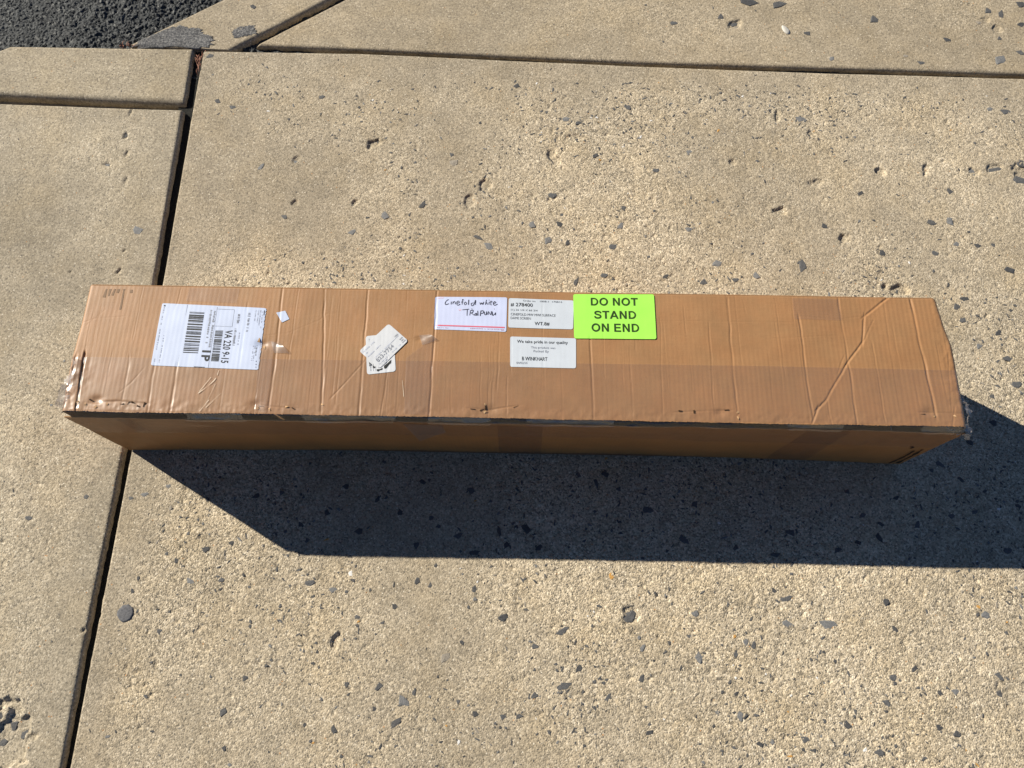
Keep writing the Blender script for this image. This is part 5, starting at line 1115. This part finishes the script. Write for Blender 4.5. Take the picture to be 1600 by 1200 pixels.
# lips of torn tape lifted off the lid
for q in FLAP:
    a_ = np.linspace(0, 1, 9); A_, B_ = np.meshgrid(a_, a_, indexing='ij'); P = quad_map(q)(A_, B_)
    z = lid_z(P[..., 0], P[..., 1], .3) + .0007 + .0042 * (A_ ** 1.5) * np.sin(B_ * 3.0) ** .7
    bx('tape_lip', grid_mesh('tape_lip', np.concatenate([P, z[..., None]], -1), flip=True), M_lip)

# black line marks low on the right of the front panel
def front_ribbon(name, lines, wid, mat):
    for s in lines:
        V = []; F = []
        for p in ribbon(s, wid, .35):
            b = len(V); y = front_y(p[:, 0], p[:, 1]) - .0006
            V += [(a, yy, c) for (a, c), yy in zip(p, y)]; F.append((b, b + 1, b + 2, b + 3))
        bx(name, poly_mesh(name, V, F), mat, front)
front_ribbon('black_mark', [[(.6405, .104), (.645, .055), (.646, .010)], [(.632, .095), (.636, .05), (.634, .006)], [(.616, .118), (.622, .113), (.620, .107)]], .0042, M_dark)

# ------------------------------------------------------------------ small litter
def blade(P0, P1, w, z0, z1, bend):
    t = np.linspace(0, 1, 6); a = np.array(P0); b = np.array(P1); d = (b - a) / (np.linalg.norm(b - a) + 1e-9); nn = np.array([-d[1], d[0]])
    rows = []
    for s in t:
        c = a + (b - a) * s + nn * bend * math.sin(3.14 * s); ww = w * (1 - .6 * abs(2 * s - 1)); z = z0 + (z1 - z0) * s + .002 * math.sin(3.14 * s)
        rows.append([(*(c - nn * ww), z), (*c, z + w * .7), (*(c + nn * ww), z)])
    return np.array(rows)
def needles(name, specs):
    V = []; F = []
    for s in specs:
        G = blade(*s); b = len(V); V += [tuple(x) for r in G for x in r]
        for i in range(len(G) - 1):
            for j in range(2): F.append((b + i * 3 + j, b + i * 3 + j + 1, b + (i + 1) * 3 + j + 1, b + (i + 1) * 3 + j))
    return poly_mesh(name, V, F, True)
R = random.Random(17)
sp = []
for i in range(17):
    y = R.uniform(.792, .866); x = float(aR(y)) - R.uniform(-.001, .009); a = R.uniform(-.5, .5) + 1.57; L = R.uniform(.008, .03)
    sp.append(((x, y), (x + math.cos(a) * L, y + math.sin(a) * L), R.uniform(.0006, .0013), R.uniform(-.010, -.001), R.uniform(-.006, .003), R.uniform(-.002, .002)))
obj('dry_needles', needles('dry_needles', sp), M_needle, label='tuft of reddish dry needles caught in the top of the long joint', cat='plant litter')
sp = []
for i in range(12):
    x, y = -.825 + R.uniform(-.012, .012), .866 + R.uniform(-.004, .006); a = R.uniform(0, 6.28); L = R.uniform(.005, .014)
    sp.append(((x, y), (x + math.cos(a) * L, y + math.sin(a) * L), R.uniform(.0006, .0012), R.uniform(-.008, -.001), R.uniform(-.004, .004), R.uniform(-.002, .002)))
obj('dry_needles', needles('dry_needles', sp), M_needle, label='few reddish dry needles at the corner of asphalt and kerb tips', cat='plant litter')
# pale flat seed lying on the far slab
V = []; F = []
sx, sy = MISC['seed']; n = 14
for k, z in ((1, 0), (.93, .5), (.6, .9)):
    for i in range(n):
        a = 2 * math.pi * i / n; V.append((.013 * k * math.cos(a), .0062 * k * math.sin(a) * (1 + .25 * math.cos(a)), .0022 * z))
V.append((0, 0, .0022))
for j in range(2):
    for i in range(n): F.append((j * n + i, j * n + (i + 1) % n, (j + 1) * n + (i + 1) % n, (j + 1) * n + i))
for i in range(n): F.append((2 * n + i, 2 * n + (i + 1) % n, 3 * n))
so = obj('seed', poly_mesh('seed', V, F, True), M_seed, label='pale oval seed lying on the slab beyond the thin joint', cat='seed')
so.location = (sx, sy, zat(slab_top, sx, sy) + .0004); so.rotation_euler = (0, 0, math.radians(-62))
# old flattened chewing gum, nearly black
V = []; F = []
gx, gy = MISC['gum']; n = 26; R = random.Random(9)
rad = [.0135 * (1 + R.uniform(-.07, .07)) for _ in range(n)]
for k, dz in ((1.0, -.0008), (.95, .0006), (.8, .0010), (.5, .0012)):
    for i in range(n):
        a = 2 * math.pi * i / n; x, y = gx + rad[i] * k * math.cos(a), gy + rad[i] * k * math.sin(a); V.append((x, y, zat(slab_main, x, y) * .5 + .0004 + dz))
V.append((gx, gy, zat(slab_main, gx, gy) + .0015))
for j in range(3):
    for i in range(n): F.append((j * n + i, j * n + (i + 1) % n, (j + 1) * n + (i + 1) % n, (j + 1) * n + i))
for i in range(n): F.append((3 * n + i, 3 * n + (i + 1) % n, 4 * n))
obj('chewing_gum', poly_mesh('chewing_gum', V, F, True), mat_stone('old_gum', (.075, .075, .08), (.15, .148, .15)), label='flattened round dark gum spot right of the long joint', cat='gum')
